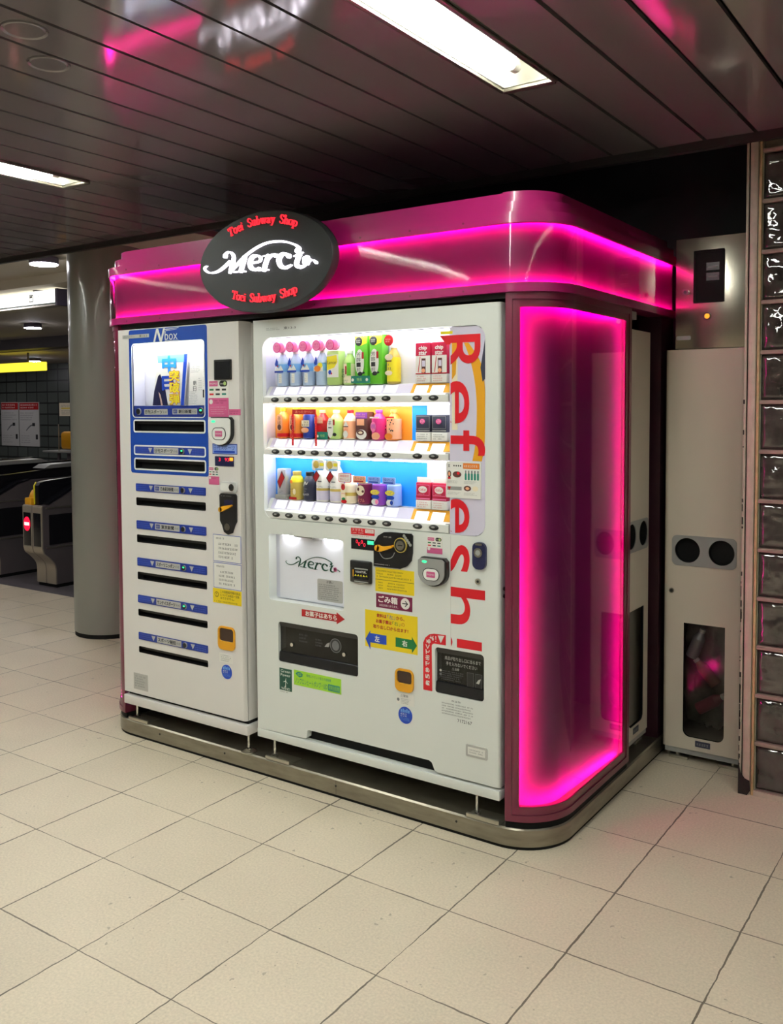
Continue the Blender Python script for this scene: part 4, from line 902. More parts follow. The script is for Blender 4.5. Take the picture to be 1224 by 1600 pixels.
def bold(c, x0, x1, z0, z1, y):
    # heavy letter turned a quarter to the right
    cu = bpy.data.curves.new('lettering', 'FONT'); cu.body = c; cu.resolution_u = 6; cu.offset = 0.006
    o = bpy.data.objects.new('lettering', cu); COL.objects.link(o); bpy.context.view_layer.update(); me = o.to_mesh()
    vs = [(v_.co.y, -v_.co.x) for v_ in me.vertices]; fs = [tuple(p.vertices) for p in me.polygons]; o.to_mesh_clear(); bpy.data.objects.remove(o)
    a0 = min(p[0] for p in vs); a1 = max(p[0] for p in vs); b0 = min(p[1] for p in vs); b1 = max(p[1] for p in vs)
    g = G(); g.add([(x0 + (a - a0) / (a1 - a0) * (x1 - x0), y, z0 + (b - b0) / (b1 - b0) * (z1 - z0)) for a, b in vs], fs, M_RED); return g
for c, x0, x1, z0, z1 in (('R', .912, 1.079, 1.682, 1.819), ('e', .925, 1.034, 1.503, 1.655), ('f', .912, 1.098, 1.39, 1.479), ('e', .925, 1.034, 1.109, 1.232), ('s', .912, 1.036, .965, 1.068), ('h', .912, 1.099, .778, .912)):
    q = clip_left(bold(c, x0, x1, z0, z1, 0.0012 if z0 > 1.1 else -0.0006), 0.957)
    q.build('red_letter', drk, label='red letter %s of the Refresh lettering' % c)
q = G(); q.flat([(.983, .693), (1.086, .693), (1.086, .725), (.983, .725)], -.0006, M_RED); q.flat([(.958, .692), (.963, .702), (.9645, .71), (.963, .718), (.958, .727)], -.0006, M_RED); q.build('red_letter', drk, label='red exclamation mark')
g = G(); g.flat([(.912, 1.819), (.957, 1.819), (.957, 1.786), (.94, 1.786)], 0.0012, M_RED); g.build('red_letter', drk, label='cut corner of the red letter R')
G().box(0.957, 0.9575, -0.0004, 0.0, 0.70, 1.1, M_GREYPAPER).build('film_edge', drk)
for z in (0.895, 0.921): G().cyl((1.156, 0.03, z), (1.161, 0.03, z), 0.007, M_PBLACK, n=12).build('hinge_screw', drk)
g = G(); g.plate(.939, 1.082, 1.236, 1.367, -0.0014, 0.003, M_PAPER, 0.004); k = -0.0018
g.flat(rrect(.944, 1.008, 1.342, 1.362), k, M_PAPER); g.flat(rrect(1.01, 1.077, 1.342, 1.362), k, M_REDDK); g.flat(rrect(1.0105, 1.0765, 1.3425, 1.3615), k - .0002, M_ORANGE)
g.scrib(.947, .966, 1.346, 1.358, 1, k - .0004, M_INK, .9, 0)
for i in range(4): g.flat(ell(.973 + .009 * i, 1.352, .003, .003, 10), k - .0004, M_INK)
g.scrib(1.014, 1.07, 1.347, 1.357, 1, k - .0006, M_PAPER, .8, 0)
g.flat(ell(.953, 1.322, .008, .012, 16), k, M_INK); g.flat(ell(.953, 1.322, .005, .008, 16), k - .0003, M_PEACH); g.flat(rrect(.947, .959, 1.304, 1.311), k - .0004, M_RED); g.flat(ell(.985, 1.321, .018, .011, 18), k, M_BROWN); g.flat(ell(.99, 1.325, .006, .005, 12), k - .0003, M_RED)
for i in range(5): x = 1.021 + .0125 * i; g.flat(rrect(x - .004, x + .004, 1.302, 1.326, .003), k, M_TEAL); g.flat(rrect(x - .002, x + .002, 1.326, 1.336), k, M_COAL)
g.flat(rrect(.944, 1.004, 1.264, 1.277), k, M_GREYP); g.flat([(.946, 1.276), (.96, 1.276), (.953, 1.262)], k - .0003, M_RED); g.flat(ell(1.028, 1.272, .015, .010, 16), k, M_BROWN); g.flat(ell(1.028, 1.272, .008, .005, 16), k - .0003, M_PEACH); g.flat(ell(1.06, 1.272, .012, .009, 16), k, M_CREAM)
for z in (1.288, 1.247): g.scrib(.945, 1.0, z, z + .011, 3, k, M_INKG); g.scrib(1.014, 1.07, z, z + .011, 3, k, M_INKG)
g.build('picture_sticker', drk, label='white sticker with small pictures over the film')
# stickers and fittings of the door
g = G(); g.text('東13-3', .168, .232, 1.881, 1.892, -.0005, M_INK); g.scrib(.072, .165, 1.88, 1.892, 2, -.0005, M_INK); g.build('id_print', drk)
# lit niche with the green script
g = G(); g.box(.066, .474, .048, .052, .755, 1.046, M_INNER); g.plate(.098, .462, .768, 1.036, .040, .048, M_LWHITEPANEL); g.box(.2, .30, .01, .03, 1.034, 1.04, M_GREYP); g.build('niche_liner', drk)
for x in (.165, .385):
    G().box(x - .03, x + .03, .018, .030, 1.034, 1.039, M_STRIP).build('niche_lamp', drk)
g = G(); merci(g, .298, .922, .475, .0385, .0400, M_GREENDK, M_PINK, .82); g.build('script_lettering', drk, label='dark green script with a pink flower')
g = G(); g.plate(.302, .431, .779, .868, .0385, .040, M_GREYPAPER, .006); g.text('お願い', .35, .385, .853, .864, .038, M_INK); g.scrib(.308, .425, .785, .85, 8, .038, M_INK, .5, .25); g.build('notice_sticker', drk)
G().flat(DSP, 0.004, M_GLASS).build('niche_pane', drk)
g = G(); g.prism([(.25, .714), (.431, .714), (.431, .704), (.471, .729), (.431, .752), (.431, .743), (.25, .743)], -.0008, 0, M_REDDK); g.text('お菓子はあちら', .27, .432, .718, .74, -.0013, M_PAPER, bold=.0008); g.build('arrow_sticker', drk, label='red arrow sticker pointing right')
g = G(); g.plate(.505, .618, 1.07, 1.095, -.0008, 0, M_RED); g.flat(rrect(.574, .615, 1.079, 1.093), -.0012, M_PAPER); g.scrib(.577, .613, 1.08, 1.092, 2, -.0015, M_RED, .7, 0); g.text('スマホも', .51, .565, 1.083, 1.093, -.0012, M_PAPER); g.scrib(.508, .57, 1.0735, 1.081, 1, -.0012, M_PAPER); g.scrib(.51, .61, 1.062, 1.069, 1, -.0006, M_RED); g.build('sticker', drk, label='red and white sticker above the price display')
g = G(); g.plate(.507, .617, 1.013, 1.055, -.002, 0, M_GATEBLK)
for i, (x, z) in enumerate(((.535, 1.043), (.546, 1.034), (.559, 1.043), (.571, 1.032))): g.text('0', x - .005, x + .005, z - .007, z + .007, -.0026, M_LEDRED)
g.flat(rrect(.586, .615, 1.036, 1.05), -.0026, M_LEDGREEN); g.build('price_display', drk)
g = G(); g.box(.508, .609, -.016, 0, .884, .971, M_PBLACK, .006); g.plate(.53, .6, .90, .945, -.018, -.014, M_GATEBLK, .003); g.box(.535, .598, -.0186, -.017, .938, .943, M_GREYP); g.text('1000円札', .54, .592, .924, .934, -.0188, M_PAPER)
for i in range(5): g.flat([(.534 + .013 * i, .912), (.545 + .013 * i, .912), (.54 + .013 * i, .919)], -.0188, M_LEMON)
g.flat(rrect(.524, .529, .908, .935), -.0168, M_YELDK); g.box(.532, .598, -.018, -.014, .889, .892, M_GREYP); g.build('banknote_slot', drk)
cu_pts = [(.617, .956), (.617, 1.02), (.622, 1.05), (.638, 1.074), (.665, 1.089), (.70, 1.092), (.788, 1.092), (.796, 1.085), (.795, 1.02), (.789, .99), (.77, .968), (.74, .956)]
g = G(); g.prism(cu_pts, -.006, 0, M_GATEBLK); g.cyl((.744, -.005, 1.046), (.744, -.012, 1.046), .028, M_GOLD, n=32); g.cyl((.744, -.012, 1.046), (.744, -.0125, 1.046), .025, M_PBLACK, n=32); g.cyl((.746, -.0125, 1.046), (.746, -.016, 1.046), .018, M_CHROME, n=24); g.box(.736, .756, -.0166, -.016, 1.044, 1.048, M_PBLACK)
g.text('おつり・返却', .665, .70, 1.066, 1.078, -.0065, M_PAPER, stretch=False); g.scrib(.622, .72, .962, .968, 1, -.0065, M_PAPER)
for i in range(5): g.prism(ell(.758 + .007 * i, 1.082 - .008 * i, .006, .006, 12), -.0066, -.006, M_GREYP)
g.stroke([(.645, 1.01, .003), (.665, .99, .003), (.70, .995, .003), (.715, 1.015, .003)], -.0065, M_GREYP)
cu_ = g.build('coin_unit', drk)
g = G(); g.stroke([(.642, 1.028, .024), (.66, 1.026, .018), (.70, 1.036, .010), (.71, 1.04, .008)], -.02, M_YELDK, 5, y1=-.006); g.build('lever', cu_, label='amber coin lever')
g = G(); g.plate(.621, .799, .859, .951, -.0008, 0, M_YEL); g.flat(rrect(.621, .799, .9045, .906), -.0012, M_INK); g.scrib(.627, .79, .912, .945, 3, -.0012, M_INK, .55, .4); g.scrib(.635, .66, .868, .9, 3, -.0012, M_INK, .5, 0); g.scrib(.675, .77, .868, .9, 3, -.0012, M_INK, .5, .3); g.build('notice_sticker', drk, label='yellow notice sticker')
g = G(); g.plate(.624, .79, .797, .851, -.0008, 0, M_PLUM); g.text('ごみ箱', .634, .724, .817, .844, -.0012, M_PAPER, bold=.0012); g.text('は反対側にあります。', .64, .726, .803, .812, -.0012, M_PAPER); g.flat(ell(.759, .825, .0205, .0215, 28), -.0012, M_PAPER); g.flat([(.745, .823), (.765, .823), (.757, .815), (.76, .813), (.772, .825), (.76, .837), (.757, .835), (.765, .827), (.745, .827)], -.0016, M_INK); g.build('arrow_sticker', drk, label='plum sticker pointing to the waste bin')
g = G(); g.plate(.571, .813, .638, .782, -.0008, 0, M_YEL); k = -.0012
g.text('飲料は', .627, .672, .758, .773, k, M_REDDK, bold=.0005); g.text('「左」', .676, .712, .758, .773, k, M_BLUEP); g.text('から、', .717, .755, .758, .773, k, M_REDDK, bold=.0005)
g.text('お菓子類は', .623, .697, .736, .751, k, M_REDDK, bold=.0005); g.text('「右」', .70, .735, .736, .751, k, M_GREEN); g.text('の', .74, .756, .737, .75, k, M_REDDK); g.text('取り出し口から出ます！', .61, .772, .714, .729, k, M_REDDK, bold=.0005)
g.flat([(.573, .667), (.596, .703), (.596, .692), (.672, .692), (.672, .656), (.596, .656), (.596, .627)], k, M_BLUEP); g.flat([(.811, .673), (.788, .704), (.788, .692), (.714, .692), (.714, .656), (.788, .656), (.788, .641)], k, M_GREEN)
g.text('左', .617, .64, .662, .686, k - .0004, M_PAPER, bold=.0009); g.text('右', .744, .768, .662, .686, k - .0004, M_PAPER, bold=.0009); g.build('arrow_sticker', drk, label='yellow sticker with a blue and a green arrow')
cash_sticker(drk, .856, .922, 1.026, 1.089, 1.047, 0)
reader(drk, .832, .952, .908, 1.014, 0, .026)
g = G(); g.plate(1.053, 1.106, .987, 1.084, -.012, 0, M_NAVYDK, .022); g.cyl((1.079, -.012, 1.048), (1.079, -.018, 1.048), .017, M_CHROME, n=24); g.cyl((1.079, -.018, 1.048), (1.079, -.019, 1.048), .010, M_GREYP, n=18); g.plate(1.065, 1.093, 1.073, 1.081, -.0135, -.011, M_CHROME, .003); g.build('lock', drk)
g = G(); g.cyl((1.072, 0, .943), (1.072, -.006, .943), .011, M_CHROME, n=20); g.cyl((1.072, -.006, .943), (1.072, -.0064, .943), .005, M_PBLACK, n=12); g.build('keyhole', drk)
def outlet(x0, x1, z0, z1, nm):
    g = G(); g.box(x0 - .004, x1 + .004, .048, .052, z0 - .004, z1 + .004, M_PBLACK); g.prismx([(.002, z0 + .002), (.012, z0), (.05, z0), (.05, z0 + .05), (.02, z0 + .046), (.006, z0 + .04)], x0 + .002, x1 - .002, M_GATEBLK); g.prismx([(.004, z1 - .002), (.05, z1 - .002), (.05, z1 - .03), (.012, z1 - .022)], x0 + .002, x1 - .002, M_PBLACK)
    o = g.build('outlet', drk, label=nm)
    G().plate(x0 + .003, x1 - .003, z0 + .045, z1 - .02, .012, .015, M_GLASSDARK).build('flap', o); return o
o = outlet(.121, .535, .508, .676, 'dark drinks outlet')
g = G(); k = .0114; g.flat(ell(.415, .613, .029, .029, 28), k, M_INKG); g.flat(ell(.415, .613, .026, .026, 28), k - .0002, M_PBLACK); g.flat(ell(.415, .613, .018, .02, 20), k - .0004, M_INKG); g.build('emblem', o, label='round grey emblem'); g = G(); g.scrib(.225, .29, .60, .64, 3, k, M_INKG); g.scrib(.31, .35, .595, .63, 3, k, M_INKG); g.flat([(.358, .60), (.38, .602), (.386, .622), (.37, .615)], k, M_GREYP); g.build('print', o)
g = G()
for x in (.188, .46): g.cyl((x, .012, .585), (x, .006, .585), .008, M_CHROME, n=14)
g.build('studs', o)
o = outlet(.889, 1.094, .511, .681, 'dark snack outlet')
g = G(); k = .0114; g.text('商品が取り出し口に出るまで', .925, 1.075, .637, .651, k, M_GREYPAPER); g.text('手を入れないでください', .93, 1.06, .617, .631, k, M_GREYPAPER); g.text('⚠注意', .955, .985, .602, .612, k, M_GREYPAPER); g.scrib(.91, 1.01, .56, .598, 5, k, M_INKG, .5, .2); g.flat(ell(.906, .594, .005, .005, 12), k, M_GREYPAPER); g.flat(ell(.906, .58, .005, .005, 12), k, M_INKG)
for x in (1.018, 1.052): g.flat(rrect(x, x + .028, .548, .604), k, M_INKG); g.flat(rrect(x + .001, x + .027, .549, .603), k - .0002, M_PBLACK)
g.flat([(1.056, .57), (1.068, .568), (1.076, .588), (1.066, .584)], k - .0004, M_GREYPAPER); g.build('print', o)
pts = [(.838, .513), (.877, .513), (.875, .683), (.879, .690), (.888, .693), (.936, .693), (.936, .731), (.885, .729), (.865, .724), (.848, .710), (.838, .69)]
g = G(); g.prism(pts, -.001, 0, M_RED); g.flat([(.902, .725), (.93, .727), (.915, .698)], -.0014, M_PAPER); g.text('!', .891, .896, .700, .722, -.0014, M_PAPER)
for c, x, z in (('よ', .876, .712), ('る', .862, .697), ('く', .858, .678), ('て', .858, .658), ('出', .857, .636), ('で', .857, .614), ('秒', .857, .590), ('5', .857, .566), ('約', .857, .541)): g.text(c, x - .009, x + .009, z - .009, z + .009, -.0014, M_PAPER, rot=90, bold=.0009)
g.build('curved_sticker', drk, label='red curved sticker beside the snack outlet')
coin_return(drk, .713, .796, .490, .577, 0)
g = G(); g.plate(.716, .797, .438, .481, -.0008, 0, M_PAPER); g.text('⚠警告', .735, .77, .468, .478, -.0012, M_INK); g.flat(ell(.725, .456, .006, .006, 14), -.0012, M_INKG); g.scrib(.737, .79, .442, .464, 4, -.0012, M_INKG); g.build('notice_sticker', drk)
badge(drk, .757, .400, .033, .034, 0)
g = G(); g.text('7172167', .985, 1.045, .418, .43, -.0005, M_INK); g.scrib(.96, 1.0, .488, .496, 1, -.0005, M_INK, .8, 0); g.scrib(.918, 1.052, .436, .484, 5, -.0005, M_INK, .5, .15); g.build('address_print', drk)
g = G(); g.plate(1.021, 1.108, .302, .346, -.002, 0, M_GREYPAPER, .005); g.plate(1.029, 1.1, .31, .338, -.0026, -.001, M_PAPER, .002); g.scrib(1.036, 1.094, .315, .333, 2, -.003, M_INKG); g.build('rating_plate', drk)
g = G(); g.plate(.126, .193, .39, .482, -.0008, 0, M_GREENDK); k = -.0012; g.text('Green', .134, .186, .465, .477, k, M_PAPER); g.text('Power', .133, .186, .449, .461, k, M_PAPER); g.text('WIND', .136, .184, .393, .403, k, M_PAPER); g.stroke([(.16, .43, .002), (.16, .405, .003)], k, M_PAPER, 2)
for a in (80, 200, 320): g.stroke([(.16, .43, .0035), (.16 + .014 * math.cos(math.radians(a)), .43 + .014 * math.sin(math.radians(a)), .001)], k, M_PAPER, 2)
g.stroke([(.16, .412, .002), (.153, .403, .002)], k, M_PAPER, 2); g.scrib(.128, .19, .38, .388, 1, -.0005, M_INKG); g.build('wind_power_sticker', drk)
g = G(); g.plate(.205, .451, .424, .486, -.0008, 0, M_LIME); g.flat([(.214, .472), (.225, .480), (.24, .481), (.253, .474), (.25, .463), (.236, .458), (.222, .465)], k, M_TEAL); g.text('eco', .226, .245, .465, .476, k - .0004, M_LIME); g.text('環境にやさしい省エネ自販機', .272, .40, .466, .478, k, M_TEAL); g.text('ノンフロンヒートポンプ・LED', .212, .382, .432, .456, k, M_TEAL); g.flat(rrect(.385, .444, .43, .456), k, M_TEAL); g.text('照明自販機', .388, .441, .434, .452, k - .0004, M_LIME); g.build('eco_sticker', drk)

# ------------------------------------------------------------------ samples on the three shelves
YC = 0.0575
XS = [0.113 + 0.0699 * q for q in range(9)] + [0.812, 0.883]
ZB = (1.6525, 1.4375, 1.1835)
GROUPS = ('drinks on the top shelf', 'drinks on the middle shelf', 'drinks on the bottom shelf')
def pet(row, q, h, r, body, wraps, capm, label, name='drink_bottle', clear_top=True):
    x = XS[q]; z = ZB[row]; r = min(r, .0288); t = thing(name, label, 'drink', (x, YC, z), GROUPS[row])
    prof = [(r * .9, z), (r, z + .004), (r, z + .60 * h), (r * .97, z + .66 * h), (r * .75, z + .76 * h), (r * .45, z + .86 * h), (r * .42, z + .9 * h)]
    G().lathe(prof, x, YC, body, 28).build('body', t)
    G().lathe([(r * .5, z + .9 * h), (r * .5, z + .985 * h), (r * .44, z + h)], x, YC, capm, 20).build('cap', t)
    for a, b, mt in wraps: G().lathe([(r * 1.012, z + a * h), (r * 1.012, z + b * h)], x, YC, mt, 28).build('sleeve', t)
    return t, x, z
def face(t, nm, fn):     # print on the front of a sample
    g = G(); fn(g); return g.build(nm, t)
def bottlecan(row, q, h, r, top, low, capm, label):
    x = XS[q]; z = ZB[row]; t = thing('bottle_can', label, 'drink', (x, YC, z), GROUPS[row])
    G().lathe([(r * .88, z), (r, z + .03 * h), (r, z + .62 * h)], x, YC, low, 28).build('body', t)
    G().lathe([(r, z + .62 * h), (r * .98, z + .68 * h), (r * .8, z + .80 * h), (r * .62, z + .85 * h)], x, YC, top, 28).build('shoulder', t)
    G().lathe([(r * .66, z + .86 * h), (r * .66, z + .985 * h), (r * .6, z + h)], x, YC, capm, 24).build('cap', t)
    return t, x, z
def can(row, q, h, r, col, label, rimm=None):
    x = XS[q]; z = ZB[row]; t = thing('drink_can', label, 'drink', (x, YC, z), GROUPS[row])
    G().lathe([(r * .86, z), (r, z + .05 * h), (r, z + .93 * h), (r * .86, z + .985 * h)], x, YC, col, 28).build('body', t)
    G().lathe([(r * .88, z + .985 * h), (r * .88, z + h), (r * .8, z + h)], x, YC, rimm or M_SILVER, 24).build('lid', t)
    return t, x, z
def carton(row, q, h, w_, col, label, name='drink_carton', d=.045):
    x = XS[q]; z = ZB[row]; t = thing(name, label, 'drink', (x, YC, z), GROUPS[row])
    G().box(x - w_ / 2, x + w_ / 2, YC - d / 2, YC + d / 2, z, z + h, col, .004).build('body', t)
    return t, x, z
def roundtag(t, x, z, s):
    g = G(); y = YC - .034; g.prism(ell(x + .014, z, .021, .021, 24), y + .006, y + .02, M_PINKL); g.prism(ell(x, z, .0205, .0215, 28), y - .001, y + .001, M_MAGPRINT); g.flat(ell(x, z, .018, .019, 28), y - .0014, M_PINKL)
    g.text(s[0], x - .010, x + .010, z + .001, z + .010, y - .0018, M_MAGPRINT); g.text(s[1], x - .013, x + .013, z - .009, z - .002, y - .0018, M_MAGPRINT); g.build('promotion_tag', t)
NTH = ('first', 'second', 'third', 'fourth', 'fifth')
yf = YC - .0275
# top shelf
for q in range(4):
    lb = ('%s clear water bottle from the left under a pink round tag on the top shelf' % NTH[q]) if q < 3 else 'clear flavoured water bottle with two oranges on its label, top shelf'
    t, x, z = pet(0, q, .145, .0255, M_WATER, [(.40, .62, M_SKY)], M_WPLASTIC, lb)
    def pr(g, x=x, z=z, q=q):
        if q < 3:
            g.flat(rrect(x - .024, x + .024, z + .055, z + .063), yf, M_BLUEP); g.flat([(x - .022, z + .064), (x - .012, z + .078), (x, z + .072), (x + .01, z + .086), (x + .023, z + .066), (x + .023, z + .063), (x - .022, z + .063)], yf, M_PAPER)
            g.flat([(x - .022, z + .09), (x - .012, z + .115), (x - .004, z + .10), (x - .006, z + .084), (x - .016, z + .08)], yf - .0003, M_BLUEP); g.flat(ell(x - .006, z + .082, .004), yf - .0005, M_REDDK)
            g.flat(rrect(x - .002, x + .015, z + .012, z + .05), yf, M_PAPER); g.scrib(x, x + .013, z + .016, z + .046, 4, yf - .0003, M_INKG, .4)
        else:
            g.flat(rrect(x - .024, x + .024, z + .055, z + .075), yf, M_PAPER); g.flat(ell(x - .004, z + .066, .017, .012, 18), yf - .0003, M_ORANGE); g.flat(ell(x + .009, z + .079, .013, .011, 18), yf - .0002, M_LEMON); g.flat([(x - .022, z + .09), (x - .012, z + .115), (x - .004, z + .10), (x - .006, z + .084), (x - .016, z + .08)], yf - .0003, M_BLUEP)
    face(t, 'label_print', pr); roundtag(t, x - .004, z + .158, ('当り', 'チャンス'))
t, x, z = carton(0, 4, .135, .06, M_PALEGREEN, 'white pack with a yellow lemon print under a pink round tag, top shelf')
def pr(g):
    y = YC - .023; g.flat(rrect(x - .029, x + .029, z + .03, z + .12), y, M_PAPER); g.flat([(x - .029, z + .112), (x + .02, z + .118), (x + .024, z + .09), (x + .008, z + .068), (x - .029, z + .058)], y - .0003, M_LEMON); g.text('Lemon', x - .025, x + .017, z + .082, z + .096, y - .0006, M_BROWN); g.flat(ell(x - .014, z + .05, .008, .009, 14), y - .0004, M_BLUEP); g.flat(ell(x - .006, z + .045, .004, n=10), y - .0006, M_RED)
face(t, 'label_print', pr); roundtag(t, x - .004, z + .158, ('当り', 'チャンス'))
t, x, z = pet(0, 5, .135, .026, M_PALEGREEN, [(.05, .60, M_CREAM)], M_PAPER, 'pale green tea bottle with a cream label left of the tall green packs, top shelf')
face(t, 'label_print', lambda g: (g.flat(rrect(x + .004, x + .024, z + .035, z + .085), yf, M_TEAGREEN), g.flat(rrect(x - .004, x + .003, z + .04, z + .072), yf - .0003, M_REDDK), g.text('茶', x - .022, x - .006, z + .045, z + .062, yf, M_GREEN), g.text('の', x - .02, x - .006, z + .028, z + .041, yf, M_GREEN), g.scrib(x - .02, x + .015, z + .006, z + .02, 2, yf, M_GREEN)))
for q in (6, 7):
    t, x, z = carton(0, q, .190, .061, M_TEAGREEN, 'tall green tea pack with black round mark, %s of the pair on the top shelf' % ('left' if q == 6 else 'right'))
    def pr(g, x=x, z=z):
        y = YC - .023; g.flat([(x - .028, z + .187), (x + .028, z + .187), (x + .028, z + .158), (x, z + .148), (x - .028, z + .16)], y, M_LEMON); g.flat(ell(x - .01, z + .166, .0175, .0175, 24), y - .0003, M_INK); g.scrib(x - .021, x + .001, z + .159, z + .173, 2, y - .0006, M_PAPER, .7, 0)
        g.flat(ell(x - .006, z + .085, .021, .05, 28), y - .0003, M_PAPER); g.flat(rrect(x + .004, x + .014, z + .098, z + .124), y - .0006, M_REDDK)
        for i, c in enumerate('芳醇一煎'): g.text(c, x - .021, x - .001, z + .107 - .02 * i, z + .124 - .02 * i, y - .0006, M_INK)
        g.flat(ell(x - .004, z + .04, .012, .008, 16), y - .0006, M_INK); g.flat(ell(x + .012, z + .044, .006, .004, 12), y - .0006, M_INK)
    face(t, 'label_print', pr)
    if q == 6: face(t, 'card', lambda g: (g.prism(rrect(x - .04, x + .05, z + .004, z + .032, .003), YC - .034, YC - .032, M_TEAL2), g.flat(ell(x - .032, z + .017, .006), YC - .0344, M_PAPER), g.flat(ell(x + .036, z + .017, .006), YC - .0344, M_PAPER), g.text('特保', x - .012, x + .012, z + .012, z + .024, YC - .0344, M_PALEGREEN)))
t, x, z = pet(0, 8, .15, .0265, M_GOLD, [(.05, .66, M_LEMON)], M_PAPER, 'golden tea bottle under a red round mark, last bottle of the top shelf')
face(t, 'label_print', lambda g: (g.flat(ell(x - .005, z + .1, .018, .012), yf, M_CREAM), g.flat(rrect(x - .02, x + .008, z + .083, z + .087), yf - .0003, M_BROWN), g.scrib(x - .02, x + .012, z + .05, z + .08, 2, yf, M_INKG, .6), g.flat(ell(x - .006, z + .04, .017, .009), yf, M_CREAM)))
face(t, 'promotion_tag', lambda g: (g.prism(ell(x - .005, z + .163, .02, .0205, 24), YC - .03, YC - .026, M_RED), g.scrib(x - .018, x + .008, z + .155, z + .171, 2, YC - .0305, M_PAPER, .6, 0)))
# middle shelf
for q in (0, 1):
    t, x, z = pet(1, q, .125, .0285, M_ORANGE, [(.04, .16, M_RED)], M_YELDK, 'amber hot tea bottle with an orange label, %s' % ('first on the middle shelf' if q == 0 else 'second on the middle shelf'))
    face(t, 'label_print', lambda g, x=x, z=z: (g.flat(rrect(x - .014, x + .018, z + .03, z + .098, .012), YC - .0295, M_PEACH), g.flat(ell(x + .001, z + .045, .010, .012), YC - .0298, M_BROWN), g.text('茶', x - .007, x + .009, z + .074, z + .09, YC - .0298, M_BROWN), g.text('ほ', x - .007, x + .009, z + .058, z + .072, YC - .0298, M_BROWN)))
t, x, z = can(1, 2, .10, .027, M_NAVY, 'blue and white soup can framed by the red promotion strip, middle shelf')
face(t, 'label_print', lambda g: (g.flat(rrect(x - .02, x + .02, z + .048, z + .074), YC - .028, M_CREAM), g.scrib(x - .018, x + .018, z + .05, z + .072, 2, YC - .0284, M_INK, .8, 0), g.flat(ell(x - .002, z + .034, .02, .011), YC - .0284, M_PEACH)))
face(t, 'promotion_frame', lambda g: (g.prism(rrect(x - .062, x + .062, z + .098, z + .118), YC - .036, YC - .034, M_REDDK), g.text('あったか〜い', x - .045, x + .045, z + .102, z + .114, YC - .0366, M_PEACH), g.prism(rrect(x - .066, x - .057, z - .03, z + .098), YC - .036, YC - .034, M_RED), g.prism(rrect(x + .057, x + .066, z - .03, z + .098), YC - .036, YC - .034, M_RED), g.scrib(x - .064, x - .059, z - .025, z + .09, 12, YC - .0366, M_PEACH, .5, 0), g.scrib(x + .059, x + .064, z - .025, z + .09, 12, YC - .0366, M_PEACH, .5, 0)))
t, x, z = pet(1, 3, .115, .027, M_REDDK, [(.04, .64, M_REDDK)], M_PEACH, 'dark red tea bottle right of the red promotion strip, middle shelf')
face(t, 'label_print', lambda g: (g.flat(rrect(x - .022, x + .022, z + .062, z + .088), yf - .001, M_PEACH), g.scrib(x - .02, x + .02, z + .064, z + .086, 2, yf - .0014, M_PAPER, .7, 0), g.flat(ell(x, z + .04, .015, .014), yf - .001, M_RED)))
face(t, 'card', lambda g: (g.prism(rrect(x - .01, x + .05, z - .002, z + .028, .003), YC - .034, YC - .032, M_TEAL2), g.flat(ell(x, z + .011, .005), YC - .0344, M_PAPER), g.text('特保', x + .012, x + .036, z + .007, z + .018, YC - .0344, M_PALEGREEN)))
t, x, z = pet(1, 4, .115, .0285, M_PALEGREEN, [(.04, .62, M_PALEGREEN)], M_CREAM, 'light green tea bottle with a white label behind the teal card, middle shelf')
face(t, 'label_print', lambda g: (g.flat(ell(x - .01, z + .045, .016, .04), YC - .0295, M_PAPER), g.text('茶', x - .019, x - .003, z + .055, z + .072, YC - .0298, M_INK), g.text('一', x - .019, x - .003, z + .043, z + .047, YC - .0298, M_INK), g.flat(rrect(x + .004, x + .013, z + .055, z + .078), YC - .0298, M_REDDK), g.flat(ell(x + .012, z + .018, .01, .007), YC - .0298, M_INK)))
t, x, z = pet(1, 5, .115, .0275, M_CREAM, [(.04, .62, M_PEACH)], M_RED, 'cream and peach bottle with a rice ball print, middle shelf')
face(t, 'label_print', lambda g: (g.flat([(x - .014, z + .05), (x + .01, z + .05), (x - .002, z + .074)], yf - .001, M_PAPER), g.flat(rrect(x - .014, x + .010, z + .048, z + .052), yf - .0013, M_BROWN), g.flat(ell(x - .004, z + .02, .012, .014), yf - .001, M_PAPER), g.scrib(x - .015, x + .012, z + .034, z + .042, 1, yf - .001, M_RED)))
t, x, z = carton(1, 6, .108, .06, M_BROWN, 'brown coffee pack with a cup print and purple top, middle shelf')
face(t, 'label_print', lambda g: (g.flat(rrect(x - .028, x + .028, z + .082, z + .105), YC - .023, M_PURPLE), g.scrib(x - .024, x + .02, z + .086, z + .101, 2, YC - .0233, M_PEACH, .7), g.flat(rrect(x - .022, x + .014, z + .055, z + .08), YC - .0233, M_PEACH), g.flat(ell(x, z + .02, .025, .019, 22), YC - .0233, M_PAPER), g.flat(ell(x - .004, z + .027, .017, .010, 22), YC - .0236, M_BROWN), g.flat(ell(x - .004, z + .027, .010, .005, 22), YC - .0239, M_CREAM)))
t, x, z = pet(1, 7, .116, .0295, M_MAGPRINT, [(.04, .7, M_MAGPRINT)], M_PURPLE, 'magenta fruit tea bottle with a white band, middle shelf')
face(t, 'label_print', lambda g: (g.flat(rrect(x - .024, x + .02, z + .083, z + .089), YC - .0305, M_PAPER), g.flat(ell(x - .008, z + .05, .013, .02), YC - .0305, M_PINKL), g.flat(ell(x + .004, z + .015, .02, .014), YC - .0305, M_PEACH), g.text('桃', x - .017, x + .003, z + .042, z + .062, YC - .031, M_PURPLE)))
t, x, z = pet(1, 8, .116, .0295, M_ORANGE, [(.04, .7, M_PEACH)], M_GOLD, 'orange juice bottle with dark dots, last bottle of the middle shelf')
